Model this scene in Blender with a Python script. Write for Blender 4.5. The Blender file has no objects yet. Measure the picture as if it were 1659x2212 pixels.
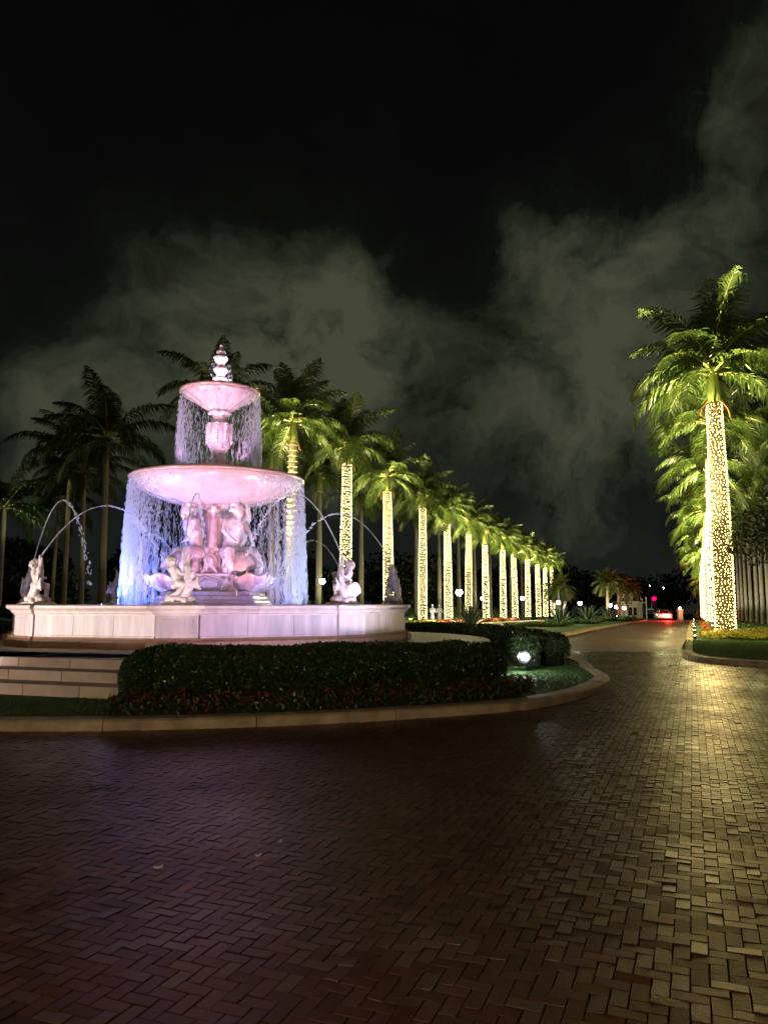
import bpy, bmesh, math, random
import numpy as np
from mathutils import Vector, Matrix, noise as mnoise
random.seed(7); rng = np.random.default_rng(7)
sc = bpy.context.scene
COL = sc.collection
R = math.radians

# ------------------------------------------------------------------ camera
cam_d = bpy.data.cameras.new('camera'); cam = bpy.data.objects.new('camera', cam_d); COL.objects.link(cam)
cam.location = (0, 0, 1.6)
cam.rotation_euler = (R(90) + math.atan(197/1662), 0, 0)
cam_d.sensor_fit = 'HORIZONTAL'; cam_d.sensor_width = 36; cam_d.lens = 36*1662/1659
cam_d.clip_start = .05; cam_d.clip_end = 3000
sc.camera = cam

# ------------------------------------------------------------------ night sky with clouds lit by the town
world = bpy.data.worlds.new('World'); sc.world = world; world.use_nodes = True
def build_world():
    nt = world.node_tree; N = nt.nodes; L = nt.links; N.clear()
    out = N.new('ShaderNodeOutputWorld'); bg = N.new('ShaderNodeBackground'); L.new(bg.outputs[0], out.inputs[0])
    tc = N.new('ShaderNodeTexCoord')
    def vm(op, a, b=None):
        n = N.new('ShaderNodeVectorMath'); n.operation = op
        for i, s in enumerate((a, b)):
            if s is None: continue
            if isinstance(s, (tuple, Vector)): n.inputs[i].default_value = s
            elif isinstance(s, float): n.inputs['Scale'].default_value = s
            else: L.new(s, n.inputs[i])
        return n
    def m(op, a, b=None, c=None, clamp=False):
        n = N.new('ShaderNodeMath'); n.operation = op; n.use_clamp = clamp
        for i, s in enumerate((a, b, c)):
            if s is None: continue
            if isinstance(s, (int, float)): n.inputs[i].default_value = s
            else: L.new(s, n.inputs[i])
        return n.outputs[0]
    def noise(scale, det, rough, vec, w=0.0):
        n = N.new('ShaderNodeTexNoise'); n.noise_dimensions = '4D'; n.inputs['W'].default_value = w
        n.inputs['Scale'].default_value = scale; n.inputs['Detail'].default_value = det; n.inputs['Roughness'].default_value = rough
        L.new(vec, n.inputs['Vector']); return n
    d = tc.outputs['Generated']
    nz = noise(4.6, 8, .56, d, 1.3)
    off = vm('SUBTRACT', nz.outputs['Color'], (.5, .5, .5))
    off2 = N.new('ShaderNodeVectorMath'); off2.operation = 'SCALE'; off2.inputs['Scale'].default_value = .30; L.new(off.outputs[0], off2.inputs[0])
    dw = vm('NORMALIZE', vm('ADD', d, off2.outputs[0]).outputs[0]).outputs[0]
    # cloud banks: azimuth (deg, right of the drive axis), elevation, radius (deg), brightness
    blobs = [(-5.5,21.5,6.0,.85),(-1.5,21.5,5,.9),(-11,26.5,4.5,.26),(-4.6,17.3,6,.85),(-10,18.5,6,.6),(0,17.5,4,.55),
             (14,23.5,4.5,.62),(19,22.5,5,.62),(25,24,6,.6),(14.8,17.5,4.8,.85),(21,15.5,5.5,.6),(13.8,12,4.5,.85),(18.5,11,5.5,.65),(12,8,3.5,.45),(5.5,11,3,.4),(11,25,3,.6),
             (29,30,7,.5),(27,36,5,.3),(8.2,18.5,3.0,.6),(8.5,14,2.5,.4),(-21,14,6,.5),(-17,19,6,.42),(-21,8.5,5,.42),(-26,11,5,.4),(-15,11,5,.5),(6.5,12,3,.35),(3.5,10,4,.3),
             (-9.5,13.5,5,.6),(-3,13,4,.5),(12,7.2,3.5,.2),(4,14,2,.2),(-6,31,4,.16),(20,5.5,6,.22),(-3,5,12,.12),(-13,6,8,.16),
             (45,20,12,.6),(70,25,16,.5),(-45,20,14,.4),(-75,25,18,.4),(110,22,20,.5),(-115,22,20,.5),(150,24,18,.5),(180,35,22,.5),(-150,20,18,.4),(60,55,18,.4),(-60,60,18,.4),(180,70,20,.3)]
    acc = None
    for az, el, rad, s in blobs:
        a, e = R(az), R(el)
        v = (math.sin(a)*math.cos(e), math.cos(a)*math.cos(e), math.sin(e))
        dt = vm('DOT_PRODUCT', dw, v).outputs['Value']
        k = 1/(1-math.cos(R(rad)))
        x = m('MULTIPLY', m('EXPONENT', m('MULTIPLY', m('SUBTRACT', dt, 1.0), k)), s)
        acc = x if acc is None else m('ADD', acc, x)
    fine = noise(9, 9, .6, dw, 4.0).outputs['Fac']
    fine2 = noise(22, 8, .65, dw, 9.0).outputs['Fac']; mod = m('ADD', m('ADD', m('MULTIPLY', fine, 2.5), m('MULTIPLY', fine2, .3)), -.66)
    f = m('MULTIPLY', m('MULTIPLY', acc, mod), .76)
    ramp = N.new('ShaderNodeValToRGB'); L.new(f, ramp.inputs[0])
    cr = ramp.color_ramp; cr.elements[0].position = 0; cr.elements[0].color = (.0012, .0014, .0013, 1)
    cr.elements[1].position = 1; cr.elements[1].color = (.056, .061, .036, 1)
    e = cr.elements.new(.26); e.color = (.0035, .0040, .0032, 1)
    e = cr.elements.new(.5); e.color = (.020, .0225, .0145, 1)
    sep = N.new('ShaderNodeSeparateXYZ'); L.new(d, sep.inputs[0])          # town glow low over the horizon
    low = m('EXPONENT', m('MULTIPLY', m('ABSOLUTE', sep.outputs['Z']), -5.0)); lowm = m('MULTIPLY', low, m('ADD', m('MULTIPLY', fine, .9), .55))
    glow = N.new('ShaderNodeVectorMath'); glow.operation = 'SCALE'; glow.inputs[0].default_value = (.0105, .0120, .0105); L.new(lowm, glow.inputs['Scale'])
    g2 = N.new('ShaderNodeVectorMath'); g2.operation = 'ADD'; L.new(ramp.outputs[0], g2.inputs[0]); L.new(glow.outputs[0], g2.inputs[1])
    sky = N.new('ShaderNodeTexSky'); sky.sky_type = 'NISHITA'; sky.sun_disc = False; sky.sun_elevation = R(-8); sky.sun_rotation = R(200)
    add = N.new('ShaderNodeMix'); add.data_type = 'RGBA'; add.blend_type = 'ADD'; add.inputs['Factor'].default_value = .05
    L.new(g2.outputs[0], add.inputs['A']); L.new(sky.outputs[0], add.inputs['B'])
    L.new(add.outputs['Result'], bg.inputs[0]); bg.inputs[1].default_value = 1.0
build_world()

vs = sc.view_settings
sc.display_settings.display_device = 'sRGB'
vs.view_transform = 'Standard'; vs.look = 'None'; vs.exposure = 0; vs.gamma = 1; vs.use_curve_mapping = False
sc.render.film_transparent = False
cy = sc.cycles
cy.use_denoising = True; cy.max_bounces = 6; cy.diffuse_bounces = 3; cy.glossy_bounces = 3; cy.transparent_max_bounces = 12
cy.transmission_bounces = 3; cy.caustics_reflective = False; cy.caustics_refractive = False
cy.sample_clamp_indirect = 6; cy.use_light_tree = True

CX, CY = -4.65, 21.3          # centre of the fountain
def gz(y): return -0.0125*max(0.0, y-45.0)

# ------------------------------------------------------------------ lamps
def lamp(name, kind, loc, energy, color, target=None, angle=60, blend=.5, radius=.06, parent=None):
    d = bpy.data.lights.new(name, kind); d.energy = energy; d.color = color
    if kind in ('SPOT', 'POINT'): d.shadow_soft_size = radius
    if kind == 'SPOT': d.spot_size = R(angle); d.spot_blend = blend
    o = bpy.data.objects.new(name, d); COL.objects.link(o); o.location = loc
    if target is not None:
        o.rotation_euler = (Vector(target)-Vector(loc)).to_track_quat('-Z', 'Y').to_euler()
    if parent is not None: o.parent = parent
    return o
def pol(th, r, z=0):           # th in degrees: 0 faces the camera, positive to the right
    a = R(th); return (CX + r*math.sin(a), CY - r*math.cos(a), z)

# floods standing in the garden round the fountain plus unseen fills added
lamp('garden_flood_or_fill', 'SPOT', (-12.6, 12.6, .42), 3600, (1, .84, .80), (CX-.6, CY-2.5, 2.3), 62, .5)
lamp('garden_flood_or_fill', 'SPOT', (3.0, 17.1, .44), 1300, (.93, .82, 1), (CX, CY-1.5, 2.4), 70, .5)
lamp('garden_flood_or_fill', 'SPOT', (-1.75, 13.2, .66), 460, (.92, .60, 1), (CX+1.2, CY-1.0, 2.6), 95, .6)
lamp('garden_flood_or_fill', 'SPOT', (0.85, 14.4, .66), 420, (.55, .55, 1), (-1.9, 18.4, 1.3), 80, .8)
lamp('garden_flood_or_fill', 'SPOT', (-3.5, 12.35, .60), 300, (1, .90, .86), (-4.3, 16.4, 2.15), 24, .6)  # unseen fill added to brighten the front statue
lamp('garden_flood_or_fill', 'SPOT', (.55, 13.75, .60), 230, (.90, .76, 1), (-.95, 18.1, 2.1), 26, .6)  # unseen fill added for the statue right of centre
lamp('garden_flood_or_fill', 'SPOT', (-9.6, 10.0, .5), 260, (1, .80, .66), (-6.2, 12.9, .45), 50, .9)  # unseen spot added to brighten the steps
lamp('garden_flood_or_fill', 'SPOT', (-11.5, 30.5, .5), 900, (1, .86, .9), (CX, CY, 2.2), 60, .5)
lamp('garden_flood_or_fill', 'SPOT', (1.2, 28.6, .5), 700, (1, .86, .9), (CX, CY, 2.2), 60, .5)
# assumed, unseen coloured lamps under the water of the basin
for th, r, e, c, tz, an in [(-22, 3.3, 330, (.90, .42, .90), 5.0, 95), (22, 3.3, 400, (1, .34, .22), 5.0, 90), (2, 3.6, 150, (.70, .45, 1), 4.0, 80), (-52, 3.0, 420, (.95, .85, 1), 5.0, 60),
                        (-78, 3.1, 1050, (.18, .28, 1), 3.6, 100), (-48, 3.4, 620, (.20, .30, 1), 3.4, 85), (-110, 3.4, 800, (.16, .26, 1), 3.6, 100),
                        (70, 3.3, 330, (.60, .62, 1), 4.0, 100), (105, 3.3, 450, (.55, .62, 1), 4.0, 100), (180, 3.3, 200, (.7, .5, 1), 4.5, 100),
                        (150, 3.2, 150, (1, .6, .7), 4.5, 90), (-150, 3.2, 200, (.4, .4, 1), 4.5, 90), (50, 3.5, 230, (.55, .42, 1), 2.6, 70), (-35, 3.6, 220, (.50, .42, 1), 2.6, 70)]:
    lamp('assumed_basin_light', 'SPOT', pol(th, r, 1.46), e, c, pol(th, 1.0, tz), an, .7, .05)
# unseen lamps added in the bowls to light the baluster, upper bowl and finial
for th, e, c in [(-40, 230, (.95, .52, 1)), (35, 200, (1, .52, .92)), (0, 80, (.9, .8, 1)), (120, 70, (.85, .65, 1)), (-120, 80, (.8, .7, 1)), (180, 60, (1, .6, .9))]:
    lamp('added_bowl_light', 'SPOT', pol(th, 1.75, 5.12), e, c, pol(th, .3, 7.4), 75, .6, .04)
for th in (-50, 60, 180):
    lamp('added_bowl_light', 'SPOT', pol(th, .75, 7.62), 130, (1, .72, .95), pol(th, .05, 8.5), 80, .6, .03)

# ------------------------------------------------------------------ helpers
class MB:
    def __init__(s): s.v = []; s.f = []; s.m = []
    def add(s, vs, fs, mi=0):
        o = len(s.v); s.v.extend(vs); s.f.extend([tuple(i+o for i in f) for f in fs]); s.m.extend([mi]*len(fs)); return s
    def box(s, c, d, rz=0, mi=0, top=1.0):
        x, y, z = c; a, b, h = d[0]/2, d[1]/2, d[2]/2; cs, sn = math.cos(rz), math.sin(rz); vs = []
        for sz in (-1, 1):
            k = top if sz > 0 else 1
            for sx, sy in ((-1,-1),(1,-1),(1,1),(-1,1)):
                px, py = sx*a*k, sy*b*k; vs.append((x+px*cs-py*sn, y+px*sn+py*cs, z+sz*h))
        return s.add(vs, [(0,3,2,1),(4,5,6,7),(0,1,5,4),(1,2,6,5),(2,3,7,6),(3,0,4,7)], mi)
    def lathe(s, prof, n=48, c=(0,0,0), mod=None, mi=0, caps=True):
        vs = []; fs = []
        for j, (r, z) in enumerate(prof):
            for i in range(n):
                a = 2*math.pi*i/n; rr = r*(mod(a, z) if mod else 1)
                vs.append((c[0]+rr*math.sin(a), c[1]-rr*math.cos(a), c[2]+z))
        for j in range(len(prof)-1):
            for i in range(n):
                k = (i+1) % n; fs.append((j*n+i, j*n+k, (j+1)*n+k, (j+1)*n+i))
        if caps:
            fs.append(tuple(range(n-1, -1, -1))); fs.append(tuple((len(prof)-1)*n+i for i in range(n)))
        return s.add(vs, fs, mi)
    def tube(s, pts, rad, n=8, mi=0, caps=True):
        pts = [Vector(p) for p in pts]; rs = rad if isinstance(rad, (list, tuple)) else [rad]*len(pts); vs = []; fs = []
        up = Vector((0,0,1))
        for j, p in enumerate(pts):
            t = (pts[min(j+1, len(pts)-1)]-pts[max(j-1, 0)]).normalized()
            a = t.cross(up)
            if a.length < 1e-3: a = t.cross(Vector((0,1,0)))
            a.normalize(); b = a.cross(t).normalized()
            for i in range(n):
                w = 2*math.pi*i/n; vs.append(tuple(p + (a*math.cos(w)+b*math.sin(w))*rs[j]))
        for j in range(len(pts)-1):
            for i in range(n):
                k = (i+1) % n; fs.append((j*n+i, j*n+k, (j+1)*n+k, (j+1)*n+i))
        if caps: fs.append(tuple(range(n-1, -1, -1))); fs.append(tuple((len(pts)-1)*n+i for i in range(n)))
        return s.add(vs, fs, mi)
    def ball(s, c, r, n=10, m=7, mi=0):
        if not isinstance(r, (tuple, list)): r = (r, r, r)
        vs = [(c[0], c[1], c[2]-r[2])]; fs = []
        for j in range(1, m):
            ph = -math.pi/2+math.pi*j/m
            for i in range(n):
                a = 2*math.pi*i/n; vs.append((c[0]+r[0]*math.cos(ph)*math.cos(a), c[1]+r[1]*math.cos(ph)*math.sin(a), c[2]+r[2]*math.sin(ph)))
        vs.append((c[0], c[1], c[2]+r[2])); T = len(vs)-1
        for i in range(n):
            k = (i+1) % n; fs.append((0, 1+k, 1+i)); fs.append((T, 1+(m-2)*n+i, 1+(m-2)*n+k))
            for j in range(m-2): fs.append((1+j*n+i, 1+j*n+k, 1+(j+1)*n+k, 1+(j+1)*n+i))
        return s.add(vs, fs, mi)
    def capsule(s, a, ra, b, rb, n=10, mi=0):            # tapered limb with round ends
        a = Vector(a); b = Vector(b); L = max((b-a).length, 1e-4); t = (b-a)/L
        pts = []; rs = []
        for q in (-1, -.85, -.5): pts.append(a+t*ra*q); rs.append(max(.15*ra, ra*math.sqrt(max(0, 1-q*q))))
        for q in (0, .33, .66, 1): pts.append(a.lerp(b, q)); rs.append(ra+(rb-ra)*q)
        for q in (.5, .85, 1): pts.append(b+t*rb*q); rs.append(max(.15*rb, rb*math.sqrt(max(0, 1-q*q))))
        return s.tube(pts, rs, n, mi)
    def extrude(s, p0, p1, prof, mi=0, m0=0.0, m1=0.0):  # closed profile [(out, z)] swept p0 -> p1 (2D), out = right-hand side; m = mitre
        dx, dy = p1[0]-p0[0], p1[1]-p0[1]; L = math.hypot(dx, dy); tx, ty = dx/L, dy/L; nx, ny = ty, -tx; n = len(prof); vs = []
        for (p, mm) in ((p0, -m0), (p1, m1)):
            for o, z in prof: vs.append((p[0]+nx*o+tx*mm*o, p[1]+ny*o+ty*mm*o, z))
        fs = [(i, (i+1) % n, n+(i+1) % n, n+i) for i in range(n)]
        fs.append(tuple(range(n-1, -1, -1))); fs.append(tuple(range(n, 2*n)))
        return s.add(vs, fs, mi)
    def build(s, name, mats, parent=None, smooth=False, bevel=0, loc=None, seg=1, fix=True):
        me = bpy.data.meshes.new(name); me.from_pydata([tuple(v) for v in s.v], [], s.f); me.update()
        for m_ in (mats if isinstance(mats, (list, tuple)) else [mats]): me.materials.append(m_)
        me.polygons.foreach_set('material_index', s.m)
        if bevel or fix:
            bm = bmesh.new(); bm.from_mesh(me)
            if fix: bmesh.ops.recalc_face_normals(bm, faces=bm.faces)
            if bevel:
                es = [e for e in bm.edges if len(e.link_faces) == 2 and e.calc_face_angle(0) > .5]
                bmesh.ops.bevel(bm, geom=es, offset=bevel, segments=seg, affect='EDGES', profile=.5)
            bm.to_mesh(me); bm.free()
        if smooth: me.polygons.foreach_set('use_smooth', [True]*len(me.polygons))
        o = bpy.data.objects.new(name, me); COL.objects.link(o)
        if parent is not None: o.parent = parent
        if loc is not None: o.location = loc
        return o
def np_mesh(name, V, F, mat, parent=None, smooth=False, attr=None, link=True):
    V = np.asarray(V, np.float32).reshape(-1, 3); F = np.asarray(F, np.int32); k = F.shape[1]
    me = bpy.data.meshes.new(name); me.vertices.add(len(V)); me.vertices.foreach_set('co', V.ravel())
    me.loops.add(F.size); me.loops.foreach_set('vertex_index', F.ravel())
    me.polygons.add(len(F)); me.polygons.foreach_set('loop_start', np.arange(0, F.size, k, dtype=np.int32))
    try: me.polygons.foreach_set('loop_total', np.full(len(F), k, np.int32))
    except Exception: pass
    me.polygons.foreach_set('use_smooth', np.full(len(F), bool(smooth)))
    if attr is not None:
        a = me.attributes.new('tone', 'FLOAT', 'FACE'); a.data.foreach_set('value', np.asarray(attr, np.float32))
    me.update(calc_edges=True); me.validate()
    me.materials.append(mat)
    if not link: return me
    o = bpy.data.objects.new(name, me); COL.objects.link(o)
    if parent is not None: o.parent = parent
    return o
def tag(o, label=None, cat=None, group=None, kind=None):
    if label: o['label'] = label
    if cat: o['category'] = cat
    if group: o['group'] = group
    if kind: o['kind'] = kind
    return o
def empty(name, loc=(0,0,0), rz=0):
    o = bpy.data.objects.new(name, None); COL.objects.link(o); o.location = loc; o.rotation_euler = (0,0,rz); o.empty_display_size = .3; return o
def link(name, me, parent=None, loc=(0,0,0), rot=(0,0,0), scale=(1,1,1)):
    o = bpy.data.objects.new(name, me); COL.objects.link(o); o.parent = parent; o.location = loc; o.rotation_euler = rot; o.scale = scale; return o
def copy_tree(o, parent=None):
    c = o.copy(); COL.objects.link(c); c.parent = parent
    for ch in list(o.children): copy_tree(ch, c)
    return c
def remesh(mb, voxel, smooth=3, lumps=0, lscale=8, name='sculpt'):
    """melt overlapping limbs into one continuous carved surface"""
    o = mb.build(name, [], fix=True)
    md = o.modifiers.new('r', 'REMESH'); md.mode = 'VOXEL'; md.voxel_size = voxel
    if smooth:
        m2 = o.modifiers.new('s', 'SMOOTH'); m2.factor = .5; m2.iterations = smooth
    dg = bpy.context.evaluated_depsgraph_get(); dg.update()
    me = bpy.data.meshes.new_from_object(o.evaluated_get(dg))
    bpy.data.objects.remove(o)
    if lumps:
        n = len(me.vertices); co = np.empty(n*3, np.float32); me.vertices.foreach_get('co', co); co = co.reshape(-1, 3)
        no = np.empty(n*3, np.float32); me.vertices.foreach_get('normal', no); no = no.reshape(-1, 3)
        dv = np.array([mnoise.noise(Vector(c)*lscale) for c in co]); co += no*(dv*lumps)[:, None]
        me.vertices.foreach_set('co', co.ravel()); me.update()
    me.polygons.foreach_set('use_smooth', np.ones(len(me.polygons), bool))
    return me

# ------------------------------------------------------------------ materials
def mat(name, c1, c2=None, scale=4, rough=.6, rvar=0, bump=0, bscale=40, metal=0, spec=.5, coat=0, sub=0, streak=None, detail=6, rnd=0, coords='Object', dist=.02):
    m = bpy.data.materials.new(name); m.use_nodes = True; nt = m.node_tree; N = nt.nodes; L = nt.links
    b = N['Principled BSDF']; b.inputs['Roughness'].default_value = rough; b.inputs['Metallic'].default_value = metal
    b.inputs['Specular IOR Level'].default_value = spec; b.inputs['Coat Weight'].default_value = coat; b.inputs['Coat Roughness'].default_value = .12
    b.inputs['Base Color'].default_value = (*c1, 1)
    tc = N.new('ShaderNodeTexCoord')
    if c2 is not None:
        n = N.new('ShaderNodeTexNoise'); n.inputs['Scale'].default_value = scale; n.inputs['Detail'].default_value = detail; n.inputs['Roughness'].default_value = .6
        if streak:
            mp = N.new('ShaderNodeMapping'); mp.inputs['Scale'].default_value = streak; L.new(tc.outputs[coords], mp.inputs[0]); L.new(mp.outputs[0], n.inputs['Vector'])
        else: L.new(tc.outputs[coords], n.inputs['Vector'])
        r = N.new('ShaderNodeValToRGB'); r.color_ramp.elements[0].position = .32; r.color_ramp.elements[1].position = .68
        r.color_ramp.elements[0].color = (*c1, 1); r.color_ramp.elements[1].color = (*c2, 1)
        L.new(n.outputs['Fac'], r.inputs[0]); L.new(r.outputs[0], b.inputs['Base Color'])
        if rvar:
            mr = N.new('ShaderNodeMapRange'); mr.inputs['To Min'].default_value = rough-rvar; mr.inputs['To Max'].default_value = rough+rvar
            L.new(n.outputs['Fac'], mr.inputs[0]); L.new(mr.outputs[0], b.inputs['Roughness'])
        if rnd:
            oi = N.new('ShaderNodeObjectInfo'); hs = N.new('ShaderNodeHueSaturation'); mr = N.new('ShaderNodeMapRange')
            mr.inputs['To Min'].default_value = 1-rnd; mr.inputs['To Max'].default_value = 1+rnd
            L.new(oi.outputs['Random'], mr.inputs[0]); L.new(mr.outputs[0], hs.inputs['Value']); L.new(r.outputs[0], hs.inputs['Color']); L.new(hs.outputs[0], b.inputs['Base Color'])
    if bump:
        n2 = N.new('ShaderNodeTexNoise'); n2.inputs['Scale'].default_value = bscale; n2.inputs['Detail'].default_value = 5; L.new(tc.outputs[coords], n2.inputs['Vector'])
        bp = N.new('ShaderNodeBump'); bp.inputs['Strength'].default_value = bump; bp.inputs['Distance'].default_value = dist
        L.new(n2.outputs['Fac'], bp.inputs['Height']); L.new(bp.outputs[0], b.inputs['Normal'])
    return m
def emat(name, color, strength, sampling=None):
    m = bpy.data.materials.new(name); m.use_nodes = True; b = m.node_tree.nodes['Principled BSDF']
    b.inputs['Base Color'].default_value = (.6*color[0], .6*color[1], .6*color[2], 1); b.inputs['Emission Color'].default_value = (*color, 1); b.inputs['Emission Strength'].default_value = strength
    if sampling: m.cycles.emission_sampling = sampling
    return m
def leafmat(name, c1, c2, rough=.4, trans=.25):
    m = bpy.data.materials.new(name); m.use_nodes = True; nt = m.node_tree; N = nt.nodes; L = nt.links
    b = N['Principled BSDF']; b.inputs['Roughness'].default_value = rough
    g = N.new('ShaderNodeNewGeometry'); r = N.new('ShaderNodeValToRGB'); r.color_ramp.elements[0].color = (*c1, 1); r.color_ramp.elements[1].color = (*c2, 1)
    L.new(g.outputs['Random Per Island'], r.inputs[0]); L.new(r.outputs[0], b.inputs['Base Color'])
    t = N.new('ShaderNodeBsdfTranslucent'); L.new(r.outputs[0], t.inputs[0]); mx = N.new('ShaderNodeMixShader'); mx.inputs[0].default_value = trans
    L.new(b.outputs[0], mx.inputs[1]); L.new(t.outputs[0], mx.inputs[2]); L.new(mx.outputs[0], N['Material Output'].inputs[0])
    return m

M_wall = mat('pale_limestone', (.60,.52,.50), (.37,.34,.33), 1.1, .5, .1, .3, 50, streak=(5.0, 5.0, .55), detail=8, rnd=.06)
M_cop = mat('coping_stone', (.62,.54,.48), (.50,.43,.38), 5, .45, .1, .25, 50, rnd=.05)
M_basem = mat('shade_brown_stone', (.20,.115,.055), (.31,.19,.10), 6, .55, .1, .4, 50)  # brown tone puts the shade along the basin's foot into the colour
M_step = mat('step_stone', (.46,.37,.29), (.36,.28,.22), 4, .6, .1, .4, 50, rnd=.10)
M_pave = mat('terrace_stone', (.34,.25,.18), (.25,.18,.13), 3, .6, .1, .4, 40)
M_stat = mat('statue_marble', (.82,.74,.70), (.50,.43,.40), 7, .42, .08, .25, 40)
M_bowl = mat('wet_pink_marble', (.64,.50,.48), (.52,.38,.36), 2.2, .16, .05, .55, 26, coat=.6, dist=.03)
M_rim = mat('wet_bowl_rim', (.50,.34,.27), (.40,.26,.20), 6, .2, .05, .2, 40, coat=.5)
M_fin = mat('pale_finial_marble', (.72,.62,.62), (.58,.46,.47), 6, .42, .08, .2, 40)
M_carv = mat('wet_carved_marble', (.68,.58,.59), (.46,.36,.37), 6, .32, .08, .35, 30, coat=.5)
M_kerb = mat('kerb_concrete', (.46,.36,.24), (.24,.18,.11), 3, .7, .1, .5, 45, rnd=.08)
M_soil = mat('dark_soil', (.03,.02,.013), (.05,.035,.022), 8, .9, 0, .5, 30)
M_lawn = mat('lawn_turf', (.035,.085,.014), (.065,.14,.026), 30, .75, 0, 1.0, 260, spec=.2, dist=.03)
M_bark = mat('royal_palm_bark', (.46,.40,.27), (.32,.28,.19), 3, .8, 0, .5, 18, streak=(1,1,7))
M_bark2 = mat('pale_palm_bark', (.24,.22,.17), (.15,.14,.10), 2, .8, 0, .4, 18, streak=(1,1,6))
M_shaft = mat('crownshaft_green', (.17,.24,.05), (.26,.27,.08), 3, .4, 0, .15, 12, streak=(3,3,.5))
M_stem = mat('frond_stem', (.30,.26,.08), (.22,.22,.06), 3, .5)
M_husk = mat('dry_orange_sheath', (.40,.16,.05), (.25,.10,.03), 5, .7)
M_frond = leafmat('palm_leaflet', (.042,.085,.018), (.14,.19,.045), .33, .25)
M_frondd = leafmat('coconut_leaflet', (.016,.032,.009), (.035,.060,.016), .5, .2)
M_hedge = leafmat('hedge_leaf', (.008,.024,.006), (.04,.085,.022), .33, .1)
M_dark = leafmat('tree_leaf', (.008,.014,.005), (.022,.036,.012), .5, .15)
M_ixora = leafmat('red_flower', (.05,.006,.012), (.16,.02,.035), .6, .1)
M_gold = leafmat('yellow_green_groundcover', (.28,.27,.02), (.50,.44,.05), .5, .15)
M_green = leafmat('green_groundcover', (.03,.07,.015), (.08,.14,.03), .5, .15)
M_orange = leafmat('orange_flower', (.36,.07,.02), (.55,.15,.04), .6, .1)
M_agave = mat('agave_leaf', (.05,.09,.06), (.08,.13,.08), 4, .45)
M_trunk = mat('dark_bark', (.06,.05,.04), (.03,.025,.02), 5, .9, 0, .4, 20)
M_steel = mat('dark_metal', (.03,.03,.03), rough=.4, metal=.6)
M_white = mat('white_paint', (.75,.75,.72), (.66,.66,.62), 3, .5)
M_bulb = emat('warm_bulb', (1, .86, .42), 5.6, 'NONE')
M_wrapped = mat('wrapped_bark', (.13,.095,.045), (.08,.055,.028), 3, .8, 0, .5, 18)
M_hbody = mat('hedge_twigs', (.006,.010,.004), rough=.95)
M_bulbn = emat('near_warm_bulb', (1, .80, .30), 7.0, 'NONE')
M_wire = mat('green_wire', (.02,.03,.02), rough=.6)

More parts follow.
